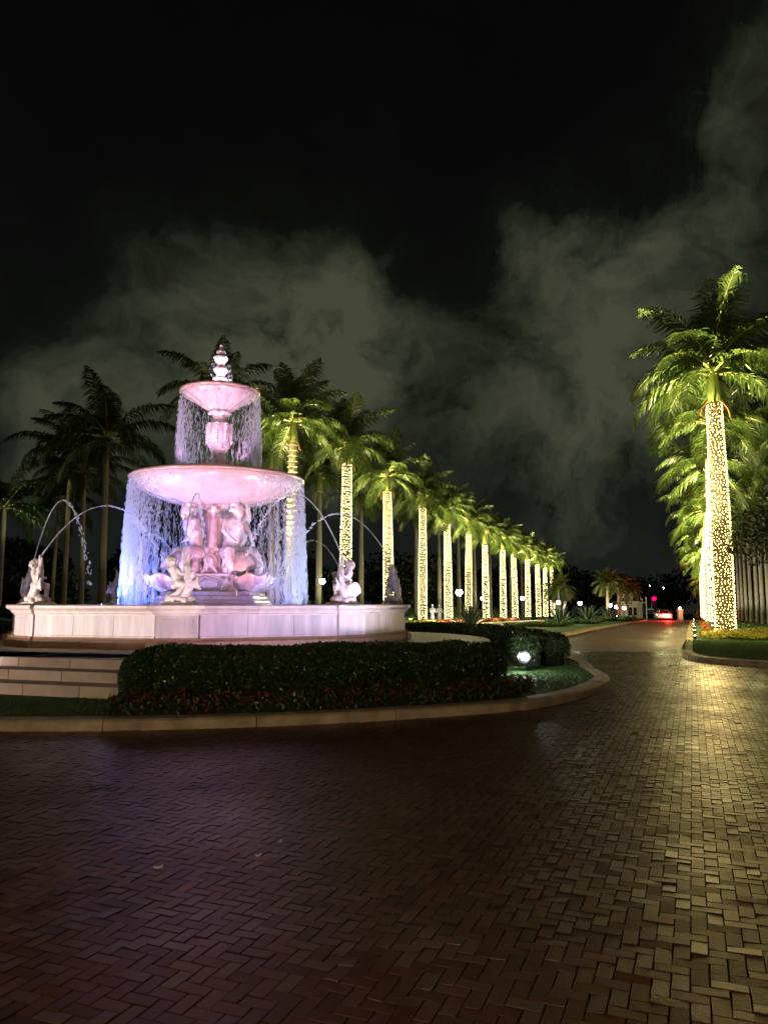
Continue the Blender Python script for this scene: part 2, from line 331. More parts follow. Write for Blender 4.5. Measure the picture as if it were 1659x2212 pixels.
# ------------------------------------------------------------------ ground
def poly_sheet(name, pts, z, mtl, kind='structure', label=None, thick=0):
    me = bpy.data.meshes.new(name); bm = bmesh.new()
    vs = [bm.verts.new((x, y, z)) for x, y in pts]; f = bm.faces.new(vs)
    if f.normal.z < 0: f.normal_flip()
    bmesh.ops.bisect_plane(bm, geom=list(bm.verts)+list(bm.edges)+list(bm.faces), plane_co=(0, 45, 0), plane_no=(0, 1, 0))
    bmesh.ops.triangulate(bm, faces=bm.faces)
    for v in bm.verts: v.co.z += gz(v.co.y)
    bmesh.ops.recalc_face_normals(bm, faces=bm.faces)
    for f in bm.faces:
        if f.normal.z < 0: f.normal_flip()
    bm.to_mesh(me); bm.free(); me.materials.append(mtl)
    o = bpy.data.objects.new(name, me); COL.objects.link(o); return tag(o, label, kind=kind)
def brick_mat(name, far):
    m = bpy.data.materials.new(name); m.use_nodes = True; nt = m.node_tree; N = nt.nodes; L = nt.links; b = N['Principled BSDF']
    ramp = N.new('ShaderNodeValToRGB'); cr = ramp.color_ramp; cr.elements[0].color = (.042, .014, .007, 1); cr.elements[1].color = (.165, .055, .028, 1)
    e = cr.elements.new(.5); e.color = (.092, .031, .016, 1); e = cr.elements.new(.93); e.color = (.12, .07, .05, 1)
    tc = N.new('ShaderNodeTexCoord'); bp = N.new('ShaderNodeBump'); geo = N.new('ShaderNodeNewGeometry')
    mp = N.new('ShaderNodeMapping'); mp.inputs['Rotation'].default_value = (0, 0, R(21.7)); L.new(geo.outputs['Position'], mp.inputs[0])
    n = N.new('ShaderNodeTexNoise'); n.inputs['Scale'].default_value = 55; n.inputs['Detail'].default_value = 4; L.new(geo.outputs['Position'], n.inputs['Vector'])
    big = N.new('ShaderNodeTexNoise'); big.inputs['Scale'].default_value = .55; big.inputs['Detail'].default_value = 5; L.new(geo.outputs['Position'], big.inputs['Vector'])
    mr = N.new('ShaderNodeMapRange'); mr.inputs['From Min'].default_value = .3; mr.inputs['From Max'].default_value = .7; mr.inputs['To Min'].default_value = .30; mr.inputs['To Max'].default_value = .50
    L.new(big.outputs['Fac'], mr.inputs[0]); L.new(mr.outputs[0], b.inputs['Roughness'])
    if far: mr.inputs['To Min'].default_value = .48; mr.inputs['To Max'].default_value = .62
    b.inputs['Specular IOR Level'].default_value = .36
    if far:
        br = N.new('ShaderNodeTexBrick'); br.inputs['Scale'].default_value = 1; br.inputs['Brick Width'].default_value = .077; br.inputs['Row Height'].default_value = .154
        br.inputs['Mortar Size'].default_value = .008; br.inputs['Mortar Smooth'].default_value = .3
        br.inputs['Color1'].default_value = (.06, .026, .015, 1); br.inputs['Color2'].default_value = (.17, .075, .042, 1); br.inputs['Mortar'].default_value = (.012, .009, .006, 1)
        L.new(mp.outputs[0], br.inputs['Vector']); L.new(br.outputs['Color'], b.inputs['Base Color'])
        inv = N.new('ShaderNodeMath'); inv.operation = 'SUBTRACT'; inv.inputs[0].default_value = 1; L.new(br.outputs['Fac'], inv.inputs[1])
        L.new(inv.outputs[0], bp.inputs['Height']); bp.inputs['Strength'].default_value = .5; bp.inputs['Distance'].default_value = .01
    else:
        at = N.new('ShaderNodeAttribute'); at.attribute_name = 'tone'; L.new(at.outputs['Fac'], ramp.inputs[0])
        mx = N.new('ShaderNodeMix'); mx.data_type = 'RGBA'; mx.blend_type = 'MULTIPLY'; mx.inputs['Factor'].default_value = .55
        L.new(ramp.outputs[0], mx.inputs['A']); L.new(n.outputs['Color'], mx.inputs['B'])
        sc2 = N.new('ShaderNodeVectorMath'); sc2.operation = 'SCALE'; sc2.inputs['Scale'].default_value = 1.5; L.new(mx.outputs['Result'], sc2.inputs[0]); L.new(sc2.outputs[0], b.inputs['Base Color'])
        L.new(n.outputs['Fac'], bp.inputs['Height']); bp.inputs['Strength'].default_value = .5; bp.inputs['Distance'].default_value = .004
    L.new(bp.outputs[0], b.inputs['Normal']); return m
M_brick = brick_mat('clay_paver', False); M_brickf = brick_mat('far_clay_paver', True)
M_sand = mat('joint_sand', (.012,.009,.007), (.02,.015,.011), 20, .9)
M_earth = mat('night_ground', (.02,.03,.012), (.03,.04,.018), 1, .9)
poly_sheet('ground', [(-700,-60),(700,-60),(700,900),(-700,900)], -.25, M_earth)
YB = 26.0
road = poly_sheet('road', [(-60,-15),(60,-15),(60,YB),(-60,YB)], -.009, M_sand)
poly_sheet('road', [(-60,YB),(60,YB),(60,120),(-60,120)], -.004, M_brickf)

def island_R(th):
    T = [-180,-120,-60,0,15,24.6,35.6,43.4,50.3,58,67,72.2,90,110,130,150,180]
    V = [12.4,11.8,11.5,11.4,11.45,11.5,11.65,11.4,11.1,10.8,10.25,10.0,9.9,10.5,11.5,12.4,12.4]
    return float(np.interp(th, T, V))
def island_pt(th, off=0):
    x, y, _ = pol(th, island_R(th)-off); return (x, y)
right_lawn = [(39.45,100),(9.65,25.2),(8.9,23.2),(8.6,21.6),(8.85,20.5),(9.62,19.6),(11.5,18.4),(15,17.3),(40,14),(90,14),(90,100)]
median = [(8.44,37.1),(9.9,40),(33.8,100),(26.3,100),(3.6,43),(3.9,40.2),(5.6,38.0)]
left_lawn = [(-1.6,42.4),(20.8,100),(20.8,160),(-120,160),(-120,40),(-26,40),(-20,38.6),(-14,37.4),(-8,37.2),(-4,38.8)]
def offset_poly(pts, d):                     # shrink by d (simple mitre)
    n = len(pts); A = sum(pts[i][0]*pts[(i+1)%n][1]-pts[(i+1)%n][0]*pts[i][1] for i in range(n)); s = 1 if A > 0 else -1; out = []
    for i in range(n):
        p, q, r = Vector(pts[i-1]), Vector(pts[i]), Vector(pts[(i+1)%n])
        a = (q-p).normalized(); b = (r-q).normalized(); na = Vector((-a.y, a.x))*s; nb = Vector((-b.y, b.x))*s
        m = (na+nb); m = m/max(m.length_squared/2, .3); out.append((q.x+m.x*d, q.y+m.y*d))
    return out
def kerb(path, seglen=1.9, w=.30, h=.14, gap=.012):
    """stones along an open path; the lawn lies to the left of the walking direction"""
    P = [Vector(p) for p in path]; acc = [0]
    for i in range(1, len(P)): acc.append(acc[-1]+(P[i]-P[i-1]).length)
    def at(s):
        s = max(0, min(acc[-1], s))
        for i in range(1, len(P)):
            if s <= acc[i] or i == len(P)-1:
                u = (s-acc[i-1])/max(acc[i]-acc[i-1], 1e-6); return P[i-1].lerp(P[i], u)
    e = tag(empty('kerb', (path[0][0], path[0][1], 0)), 'pale concrete kerb stones edging the brick drive', kind='structure'); e.location = (0,0,0)
    n = max(1, round(acc[-1]/seglen)); prof = [(0,-.02),(0,h*.55),(.012,h*.78),(.05,h*.95),(.10,h),(w,h),(w,-.02)]
    for k in range(n):
        s0, s1 = acc[-1]*k/n+gap/2, acc[-1]*(k+1)/n-gap/2; m = max(2, int((s1-s0)/.25)+1); vs = []; fs = []
        for j in range(m):
            s = s0+(s1-s0)*j/(m-1); p = at(s); t = (at(s+.06)-at(s-.06)).normalized(); nl = Vector((-t.y, t.x)); dz = random.Random(k).uniform(-.004, .004)
            for o, z in prof: q = p+nl*o; vs.append((q.x, q.y, z+gz(q.y)+(dz if z > 0 else 0)))
        c = len(prof)
        for j in range(m-1):
            for i in range(c): fs.append((j*c+i, j*c+(i+1)%c, (j+1)*c+(i+1)%c, (j+1)*c+i))
        fs.append(tuple(range(c))); fs.append(tuple((m-1)*c+i for i in reversed(range(c))))
        MB().add(vs, fs).build('kerb_stone', M_kerb, e)
    return e
ths = list(range(-180, 180, 4))
poly_sheet('lawn', [island_pt(t, .28) for t in ths], .125, M_lawn)
kerb([island_pt(t) for t in range(-90, 146, 3)])
for p in (right_lawn, median, left_lawn): poly_sheet('lawn', offset_poly(p, .28), .125, M_lawn)
def smooth_path(pts, n=8):
    P = [Vector((*p, 0)) for p in pts]; P = [P[0]*2-P[1]]+P+[P[-1]*2-P[-2]]; out = []
    for i in range(1, len(P)-2):
        a, b, c, d = P[i-1:i+3]
        for j in range(n):
            t = j/n; v = .5*((2*b)+(c-a)*t+(2*a-5*b+4*c-d)*t*t+(3*b-a-3*c+d)*t**3); out.append((v.x, v.y))
    out.append((P[-2].x, P[-2].y)); return out
kerb(right_lawn[0:2], 3.0)
kerb(smooth_path(right_lawn[1:8]), 1.9)
kerb([median[i] for i in (6, 0, 1)], 2.2); kerb(median[1:3], 4.0); kerb([median[i] for i in (3, 4, 5, 6)], 3.5)
kerb([left_lawn[i] for i in (5, 6, 7, 8, 9, 0)], 3.0); kerb(left_lawn[0:2], 4.0)
# cross road beyond the end of the drive
poly_sheet('road', [(-60,100.2),(90,100.2),(90,112),(-60,112)], .012, mat('asphalt', (.045,.045,.045), (.06,.06,.06), 6, .6))
poly_sheet('lawn', [(20,113),(90,113),(90,170),(20,170)], .15, M_lawn)

# ---- brick pavers in herringbone, rotated with the drive
def in_poly(x, y, poly):
    c = np.zeros(len(x), bool); n = len(poly)
    for i in range(n):
        x0, y0 = poly[i]; x1, y1 = poly[(i+1)%n]
        if y0 == y1: continue
        c ^= ((y0 > y) != (y1 > y)) & (x < (x1-x0)*(y-y0)/(y1-y0)+x0)
    return c
W = .077
def pavers():
    a = R(-21.7); ca, sa = math.cos(a), math.sin(a)
    I, J = np.meshgrid(np.arange(-330, 270), np.arange(-60, 410)); I = I.ravel(); J = J.ravel()
    h = (I-J) % 4
    isH = h == 0; isV = h == 3
    keep = isH | isV; I, J, isH = I[keep], J[keep], isH[keep]
    u = np.where(isH, I+1.0, I+.5)*W; v = np.where(isH, J+.5, J+1.0)*W
    x = u*ca-v*sa; y = u*sa+v*ca
    vis = (y > 1.9) & (y < YB-.05) & (np.abs(x) < .54*y+.9)
    isl = in_poly(x, y, [island_pt(t, .05) for t in ths]) | in_poly(x, y, right_lawn) | in_poly(x, y, median)
    k = vis & ~isl; x, y, isH = x[k], y[k], isH[k]; n = len(x)
    d = np.hypot(x, y); order = np.argsort(d); x, y, isH = x[order], y[order], isH[order]
    tone = np.clip(rng.beta(2.0, 2.4, n)+np.where(rng.random(n) < .03, .35, 0), 0, 1)
    ang = np.where(isH, a, a+math.pi/2)+rng.normal(0, .014, n)
    z = rng.normal(0, .0011, n); tx = rng.normal(0, .024, n); ty = rng.normal(0, .024, n)
    return x, y, z, ang, tx, ty, tone
BL, BWd = W-.0024, W/2-.0024
def brick_geo(near, sd=0):
    r = random.Random(sd); b = .0025 if near else .001
    top = [(sx*(BL-b), sy*(BWd-b), 0) for sx, sy in ((-1,-1),(1,-1),(1,1),(-1,1))]
    mid = [(sx*BL, sy*BWd, -.003) for sx, sy in ((-1,-1),(1,-1),(1,1),(-1,1))]
    bot = [(px, py, -.014) for px, py, _ in mid]
    if near:
        top = [(px+r.uniform(-.0015,.0015), py+r.uniform(-.0015,.0015), pz) for px, py, pz in top]
        mid = [(px+r.uniform(-.0012,.0012), py+r.uniform(-.0012,.0012), pz) for px, py, pz in mid]
    V = top+mid+bot; F = [(0,1,2,3)]+[(4+i, 4+(i+1)%4, (i+1)%4, i) for i in range(4)]+[(8+i, 8+(i+1)%4, 4+(i+1)%4, 4+i) for i in range(4)]
    return np.array(V, np.float32), np.array(F)
px, py, pz, pa, ptx, pty, ptone = pavers()
# the 300 nearest pavers are parts of their own
n_in = np.where((py > 2.75) & (np.abs(px) < .50*py))[0][:300]; mask = np.zeros(len(px), bool); mask[n_in] = True
pm = [np_mesh('brick', *brick_geo(True, s), M_brick, attr=[t]*9, link=False) for s, t in enumerate(np.clip(rng.beta(2, 2.4, 24), 0, 1))]
for m_ in pm: m_.materials.append(M_sand); m_.polygons.foreach_set('material_index', [0]*5+[1]*4)
for i in n_in: link('brick', pm[i % 24], road, (px[i], py[i], pz[i]), (ptx[i], pty[i], pa[i]))
rest = np.where(~mask)[0]
V0, F0 = brick_geo(False)
def many(V0, F0, x, y, z, a, tx, ty):
    n = len(x); ca, sa = np.cos(a)[:,None], np.sin(a)[:,None]; X = V0[None,:,0]; Y = V0[None,:,1]; Z = V0[None,:,2]+X*ty[:,None]+Y*tx[:,None]
    V = np.stack([X*ca-Y*sa+x[:,None], X*sa+Y*ca+y[:,None], Z+z[:,None]], -1).reshape(-1, 3)
    F = (F0[None]+(np.arange(n)*len(V0))[:,None,None]).reshape(-1, F0.shape[1]); return V, F
V, F = many(V0, F0, px[rest], py[rest], pz[rest], pa[rest], ptx[rest], pty[rest])
bo = tag(np_mesh('bricks', V, F, M_brick, road, attr=np.repeat(ptone[rest], 9)), kind='stuff'); bo.data.materials.append(M_sand); bo.data.polygons.foreach_set('material_index', np.tile([0]+[1]*8, len(rest)).astype(np.int32))
# small pale specks lying on the pavers
for (x, y, a, s), lb in zip([(-1.37,4.9,.3,1.9),(-.80,5.12,.2,1.4),(-.70,5.40,1.2,1.5)], ['largest pale speck lying on the bricks, nearest the camera','small pale speck lying on the bricks, middle of three','small pale speck on the bricks closest to the kerb']):
    b = MB(); n = 8; vs = [(.018*s*math.cos(2*math.pi*i/n), .011*s*math.sin(2*math.pi*i/n), .004+.006*math.cos(4*math.pi*i/n)) for i in range(n)]; vs += [(0,0,.001)]+[(q[0]*.96,q[1]*.96,q[2]-.0015) for q in vs[:n]]
    b.add(vs, [(i,(i+1)%n,8) for i in range(n)]+[(9+(i+1)%n,9+i,8) for i in range(n)]+[(i,9+i,9+(i+1)%n,(i+1)%n) for i in range(n)])
    o = b.build('pale_speck', M_white, smooth=True, loc=(x, y, .004)); o.rotation_euler = (.1, -.12, a); tag(o, lb, 'petal', 'pale specks on the bricks')
# short turf blades on the island lawn and the near right lawn
def blades(name, poly, n, z, hgt=.035, ymax=30):
    xs, ys = zip(*poly); x = rng.uniform(min(xs), max(xs), n); y = rng.uniform(min(ys), min(ymax, max(ys)), n); k = in_poly(x, y, poly) & (np.abs(x) < .55*y+1); x, y = x[k], y[k]; m = len(x)
    a = rng.uniform(0, 2*math.pi, m); h = rng.uniform(.5, 1, m)*hgt; w = .006; lx, ly = rng.normal(0, .012, m), rng.normal(0, .012, m)
    b0 = np.stack([x-w*np.cos(a), y-w*np.sin(a), np.full(m, z)], -1); b1 = np.stack([x+w*np.cos(a), y+w*np.sin(a), np.full(m, z)], -1); t = np.stack([x+lx, y+ly, z+h], -1)
    return tag(np_mesh(name, np.stack([b0, b1, t], 1).reshape(-1, 3), np.arange(3*m).reshape(-1, 3), M_turf), 'short green grass blades of the clipped lawn', 'grass', kind='stuff')
M_turf = leafmat('grass_blade', (.03,.085,.014), (.07,.16,.03), .5, .25)
isl_out = [island_pt(t, .34) for t in range(-40, 110, 4)]+[pol(t, 9.0)[:2] for t in range(108, -44, -4)]
blades('grass', isl_out, 190000, .125)
blades('grass', [(9.6,25.2),(9.1,21.8),(9.4,20.6),(11,19.0),(17,17.2),(17,30),(12,31)], 110000, .125, .045, 31)

# ------------------------------------------------------------------ terrace and steps
def ring_sheet(name, r, z, mtl, r0=None, n=96):
    b = MB(); b.lathe([(r, z-.5), (r, z-.03), (r-.03, z)], n, (CX, CY, 0)); return b
ter = ring_sheet('terrace', 7.5, .64, M_pave).build('terrace', M_pave); tag(ter, 'round stone terrace carrying the fountain basin', kind='structure')
st = tag(empty('stone_steps'), 'wide flight of three pale stone steps rising to the fountain terrace', 'steps')
t_ = Vector((math.cos(R(19)), -math.sin(R(19)), 0)); n_ = Vector((math.sin(R(19)), math.cos(R(19)), 0)); base_ = Vector((CX, CY, 0))-n_*8.56
for k in range(3):
    s0 = base_+n_*(.5*k); z0 = .10+.0+ .168*k; z1 = .14+.168*(k+1)-(.004 if k == 2 else 0)
    e = -3.9+[0, .32, .05][k]
    while e < 2.9:
        L_ = 1.12 if e+1.12 < 9 else 1.0; b = MB(); dep = .56 if k < 2 else 1.3
        c = s0+t_*(e+L_/2)+n_*(dep/2); b.box((0,0,0), (L_-.010, dep, z1-.168-.02-(0) if 0 else (z1-z0)))
        o = b.build('step_stone', M_step, st, bevel=.012, seg=2); o.location = (c.x, c.y, (z0+z1)/2); o.rotation_euler = (0, 0, -R(19)); e += L_
# ------------------------------------------------------------------ basin
F_ = tag(empty('fountain', (0,0,0)), 'large two tiered pink marble fountain with octagonal stone basin', 'fountain')
TH = [4+45*k for k in range(-4, 4)]
def stack(b, c, rz, a, d, prof, mi=0):                     # rectangular mouldings
    cs, sn = math.cos(rz), math.sin(rz); vs = []
    for o, z in prof:
        for sx, sy in ((-1,-1),(1,-1),(1,1),(-1,1)):
            x, y = sx*(a+o), sy*(d+o); vs.append((c[0]+x*cs-y*sn, c[1]+x*sn+y*cs, z))
    fs = [(j*4+i, j*4+(i+1)%4, j*4+4+(i+1)%4, j*4+4+i) for j in range(len(prof)-1) for i in range(4)]
    fs.append((3,2,1,0)); n = (len(prof)-1)*4; fs.append((n,n+1,n+2,n+3)); b.add(vs, fs, mi)
cop = [(-.5,1.34),(.02,1.34),(.02,1.365),(.06,1.385),(.06,1.41),(.085,1.45),(.135,1.475),(.15,1.50),(.15,1.54),(.12,1.56),(-.5,1.56)]
bas = [(-.45,.645),(.15,.645),(.15,.79),(.12,.815),(.07,.835),(.05,.87),(-.45,.87)]
for th in TH:
    c = pol(th, 4.88); rz = R(th)
    b = MB(); stack(b, c, rz, .44, .32, [(0,.872),(0,1.338)]); stack(b, (c[0]+.31*math.sin(R(th)), c[1]-.31*math.cos(R(th)), 0), rz, .32, .02, [(0,.96),(0,1.27)])
    b.build('pier', M_wall, F_, bevel=.006)
    b = MB(); stack(b, c, rz, .44, .32, [(.02,1.34),(.02,1.365),(.06,1.385),(.06,1.41),(.085,1.45),(.135,1.475),(.15,1.50),(.15,1.542),(.12,1.565)]); b.build('pier_coping', M_cop, F_)
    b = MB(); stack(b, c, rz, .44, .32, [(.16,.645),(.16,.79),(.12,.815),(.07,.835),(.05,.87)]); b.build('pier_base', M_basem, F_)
    tm = th+22.5; q = Vector(pol(tm, 4.94)[:2]); t = Vector((math.cos(R(tm)), math.sin(R(tm)))); hl = 1.55
    def seg(prof, cuts, name, m_, inset=0):
        for i in range(len(cuts)-1):
            p0 = q+t*(cuts[i]+.004); p1 = q+t*(cuts[i+1]-.004); MB().extrude(p0, p1, prof).build(name, m_, F_, bevel=.0)
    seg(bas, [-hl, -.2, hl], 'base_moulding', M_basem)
    seg([(-.44,.872),(0,.872),(0,1.338),(-.44,1.338)], [-hl, -.52, .52, hl], 'wall_panel', M_wall)
    seg([(0.001,.872),(.018,.872),(.018,.90),(0.001,.91)], [-hl, hl], 'panel_fillet', M_wall)
    seg([(a-.002 if a > 0 else a, z) for a, z in cop], [-hl, -.42+.1*(th % 3), hl], 'coping_stone', M_cop)
M_water = mat('basin_water', (.02,.03,.04), rough=.08, bump=.6, bscale=6, spec=.8)
b = MB(); b.lathe([(4.72, 1.30), (4.72, 1.42)], 64, (CX, CY, 0)); tag(b.build('basin_water', M_water), 'rippled dark water filling the fountain basin', kind='structure')

# central pedestal
b = MB()
for rz in (R(0),):
    stack(b, (CX, CY), rz, 1.02, 1.02, [(.36,1.3),(.36,1.58),(.30,1.60),(.30,1.66),(.24,1.70),(.24,1.78),(.16,1.80),(.12,1.90),(0,1.92)])
b.build('pedestal_base', M_carv, F_, bevel=.015, seg=2)
b = MB(); stack(b, (CX, CY), 0, .74, .74, [(0,1.9),(0,2.28),(.05,2.31),(.05,2.38),(-.04,2.42)]); b.build('pedestal', M_carv, F_, bevel=.012, seg=2)
def cart():
    b = MB()
    pts = [(.30*math.cos(a), 0, .15*math.sin(a)) for a in np.linspace(0, 2*math.pi, 25)]; b.tube(pts, .025, 6)
    b.ball((0, .0, 0), (.27, .035, .125), 16, 8)
    for s in (-1, 1):
        sp = [(s*(.42+.10*(1-k/14)*math.cos(k*.75)), -.01, -.10+.10*(1-k/14)*math.sin(k*.75)) for k in range(13)]; b.tube(sp, [.035-.0018*k for k in range(13)], 6)
        sp = [(s*(.36+.07*(1-k/12)*math.cos(2+k*.75)), -.01, .15+.07*(1-k/12)*math.sin(2+k*.75)) for k in range(11)]; b.tube(sp, [.028-.0016*k for k in range(11)], 6)
        b.tube([(0,-.01,.19),(s*.12,-.02,.21),(s*.24,-.01,.18),(s*.33,0,.17)], [.03,.035,.03,.02], 6); b.tube([(0,-.01,-.19),(s*.15,-.02,-.18),(s*.3,-.01,-.2),(s*.5,0,-.19)], [.03,.04,.035,.03], 6)
    return b
cb = cart(); cm = cb.build('cartouche', M_carv, F_, smooth=True); cm.location = (CX, CY-.77, 2.10)
for k in (1, 2, 3):
    o = link('cartouche', cm.data, F_, (CX+.77*math.sin(k*math.pi/2), CY-.77*math.cos(k*math.pi/2), 2.10), (0,0,k*math.pi/2))
# central fluted core with four consoles
def fl(a, z): return 1+.05*math.cos(12*a)
b = MB(); b.lathe([(.62,2.40),(.62,2.46),(.50,2.52),(.46,2.7),(.40,2.95),(.44,3.0),(.44,3.06),(.36,3.12),(.33,3.5),(.36,3.9),(.40,4.0),(.40,4.06),(.34,4.1),(.42,4.2),(.55,4.33),(.6,4.42)], 48, (CX, CY, 0), fl)
b.build('core_column', M_carv, F_, smooth=True)
def console():
    b = MB()
    b.capsule((0,-.34,3.95), .10, (0,-.42,3.1), .15); b.capsule((0,-.40,3.95), .075, (0,-.46,4.2), .10); b.capsule((-.12,-.42,4.12), .07, (.12,-.42,4.12), .07)
    b.capsule((-.16,-.5,3.05), .07, (.16,-.5,3.05), .07); b.capsule((0,-.5,3.0), .12, (0,-.56,2.78), .09)
    b.ball((0,-.66,2.72), (.13,.11,.15)); b.ball((0,-.77,2.70), (.03,.04,.03)); b.ball((-.05,-.74,2.75), .025); b.ball((.05,-.74,2.75), .025)
    for k in range(9): a = k/8*math.pi; b.ball((.15*math.cos(a), -.64, 2.74+.15*math.sin(a)), .045)
    for s in (-1, 1): b.capsule((s*.05,-.68,2.6), .06, (s*.20,-.74,2.42), .04)
    return remesh(b, .022, 2, .012, 14, 'console')
cme = console(); cme.materials.append(M_carv)
for k in range(4): link('carved_console', cme, F_, (CX, CY, 0), (0,0,k*math.pi/2))
def triton():
    b = MB()                                   # faces -y (outwards), seated against the core
    b.capsule((0,-.55,2.92), .23, (0,-.62,3.30), .19, 12); b.capsule((0,-.62,3.30), .21, (0,-.74,3.72), .26, 12)
    b.capsule((-.20,-.74,3.80), .11, (.20,-.74,3.80), .11); b.capsule((-.10,-.84,3.68), .10, (-.02,-.84,3.66), .09); b.capsule((.10,-.84,3.68), .10, (.02,-.84,3.66), .09)
    b.capsule((0,-.74,3.86), .085, (0,-.86,4.02), .08)
    b.ball((0,-.90,4.12), (.145,.165,.175), 14, 10); b.capsule((0,-1.04,4.10), .025, (0,-1.06,4.06), .03); b.ball((0,-1.0,3.98), (.085,.09,.10))
    for s in (-1, 1): b.capsule((0,-.98,3.97), .05, (s*.03,-1.0,3.84), .02); b.ball((s*.05,-1.02,4.13), .022)
    for k in range(16): a = k*2.4; b.ball((.14*math.cos(a), -.84+.10*math.sin(a), 4.20+.10*math.cos(k)), .065)
    # one arm raised to the bowl, the other reaching down
    b.capsule((.25,-.74,3.82), .085, (.42,-.80,4.02), .07); b.capsule((.42,-.80,4.02), .068, (.30,-.88,4.30), .05); b.ball((.28,-.90,4.34), (.06,.07,.04))
    b.capsule((-.26,-.74,3.80), .085, (-.40,-.82,3.52), .07); b.capsule((-.40,-.82,3.52), .065, (-.26,-.98,3.30), .05); b.ball((-.22,-1.02,3.27), .055)
    for k in range(4): b.capsule((-.22+.02*k,-1.03,3.26), .018, (-.19+.03*k,-1.09,3.21), .012)
    # thighs and scaly legs that turn into tails
    for s in (-1, 1):
        b.capsule((s*.14,-.60,2.95), .20, (s*.34,-1.00,2.98), .15, 12); b.capsule((s*.34,-1.00,2.98), .15, (s*.42,-1.16,2.62), .12, 12)
        b.capsule((s*.42,-1.16,2.62), .12, (s*.30,-1.10,2.30), .09); b.capsule((s*.30,-1.10,2.30), .09, (s*.46,-1.24,2.10), .05)
        b.capsule((s*.46,-1.24,2.10), .05, (s*.62,-1.22,2.16), .02); b.capsule((s*.46,-1.24,2.10), .05, (s*.50,-1.40,2.04), .02)
    # drapery and weed below the seat
    for k in range(10): a = k*2.4; b.capsule((.22*math.cos(a),-.72+.12*math.sin(a),2.85), .09, (.30*math.cos(a+.4),-.80+.14*math.sin(a),2.50-.03*k), .05)
    b.ball((0,-.7,2.5), (.34,.26,.32)); b.capsule((0,-.95,2.72), .14, (0,-1.12,2.42), .10); b.capsule((0,-1.12,2.42), .10, (0,-1.34,2.34), .045)
    return remesh(b, .021, 2, .014, 11, 'triton')
tme = triton(); tme.materials.append(M_carv)
def shell():
    """open clam: ribbed bowl below, raised lid above"""
    b = MB(); vs = []; fs = []; n, m = 40, 14
    for layer, off in ((0, 0), (1, .05)):
        for j in range(m+1):
            ph = (j/m)*math.pi*.5
            for i in range(n):
                a = 2*math.pi*i/n; rib = 1+.045*math.cos(14*a)*(math.sin(ph)) ; r = (.52-off)*math.sin(ph)*rib; lip = .05*math.cos(7*a)*math.sin(ph)**6
                vs.append((r*math.sin(a)*1.05, -r*math.cos(a)*1.1-(.10*math.sin(ph)**4 if math.cos(a) > .7 else 0), -(.46-off)*math.cos(ph)+lip+.10*math.sin(ph)**3*max(0, math.cos(a))))
    P = (m+1)*n
    for l in (0, 1):
        for j in range(m):
            for i in range(n):
                k = (i+1)%n; f = (l*P+j*n+i, l*P+j*n+k, l*P+(j+1)*n+k, l*P+(j+1)*n+i); fs.append(f if l else f[::-1])
    for i in range(n): k = (i+1)%n; fs.append((m*n+i, m*n+k, P+m*n+k, P+m*n+i))
    b.add(vs, fs); b.capsule((0,-.62,.04), .05, (0,-.76,.12), .03)
    return b
sb = shell(); sh = sb.build('shell', M_carv, F_, smooth=True); sme = sh.data
def lidm():
    b = MB(); vs = []; fs = []; n, m = 22, 8
    for l in (0, 1):
        for j in range(m+1):
            for i in range(n+1):
                a = -math.pi*.55+math.pi*1.1*i/n; r = .06+.50*j/m; rib = .022*math.cos(12*a)*j/m
                vs.append((r*math.sin(a), -r*math.cos(a), .25*(1-(j/m)**2)+rib-(.035 if l else 0)-.10*abs(math.sin(a))*(j/m)))
    P = (m+1)*(n+1)
    for l in (0, 1):
        for j in range(m):
            for i in range(n): q = l*P+j*(n+1)+i; f = (q, q+1, q+n+2, q+n+1); fs.append(f if l == 0 else f[::-1])
    for i in range(n): q = m*(n+1)+i; fs.append((q, q+1, P+q+1, P+q))
    for j in range(m):
        for c0 in (0, n): q = j*(n+1)+c0; fs.append((q, q+n+1, P+q+n+1, P+q))
    return b.add(vs, fs)
lid = lidm().build('shell_lid', M_carv, F_, smooth=True); lme = lid.data
first = True
for th in (-50, 50, 130, -130):
    link('triton', tme, F_, (CX, CY, 0), (0,0,R(th)), (1,1,1) if th > 0 else (-1,1,1))
    s = sh if first else link('shell', sme, F_); s.location = pol(th*1.10 if abs(th) < 90 else th, 1.30, 2.32); s.rotation_euler = (R(6), 0, R(th*1.10))
    s = lid if first else link('shell_lid', lme, F_); s.location = pol(th*1.05, 1.02, 2.74); s.rotation_euler = (R(20), R(-12 if th > 0 else 12), R(th*1.15)); first = False
# bowls
def gad(a, z): return 1
low = [(.50,4.27),(.95,4.30),(1.35,4.39),(1.75,4.53),(2.08,4.69),(2.26,4.83),(2.32,4.93),(2.34,4.975)]
b = MB(); b.lathe(low+[(2.30,4.98),(2.1,4.93),(1.2,4.75),(.3,4.72)], 128, (CX, CY, 0), lambda a, z: 1+.006*math.cos(24*a)); b.build('lower_bowl', M_bowl, F_, smooth=True)
b = MB(); b.lathe([(2.30,4.955),(2.37,4.965),(2.405,4.99),(2.41,5.025),(2.38,5.055),(2.32,5.07),(2.24,5.06),(2.20,5.03),(2.22,4.96)], 128, (CX, CY, 0)); b.build('bowl_rim', M_rim, F_, smooth=True)
b = MB(); b.lathe([(2.24, 4.95), (2.24, 5.02)], 96, (CX, CY, 0)); b.build('bowl_water', M_water, F_)
up = [(.16,6.98),(.26,7.0),(.36,7.03),(.46,7.09),(.60,7.19),(.74,7.27),(.90,7.35),(1.03,7.44),(1.07,7.50)]
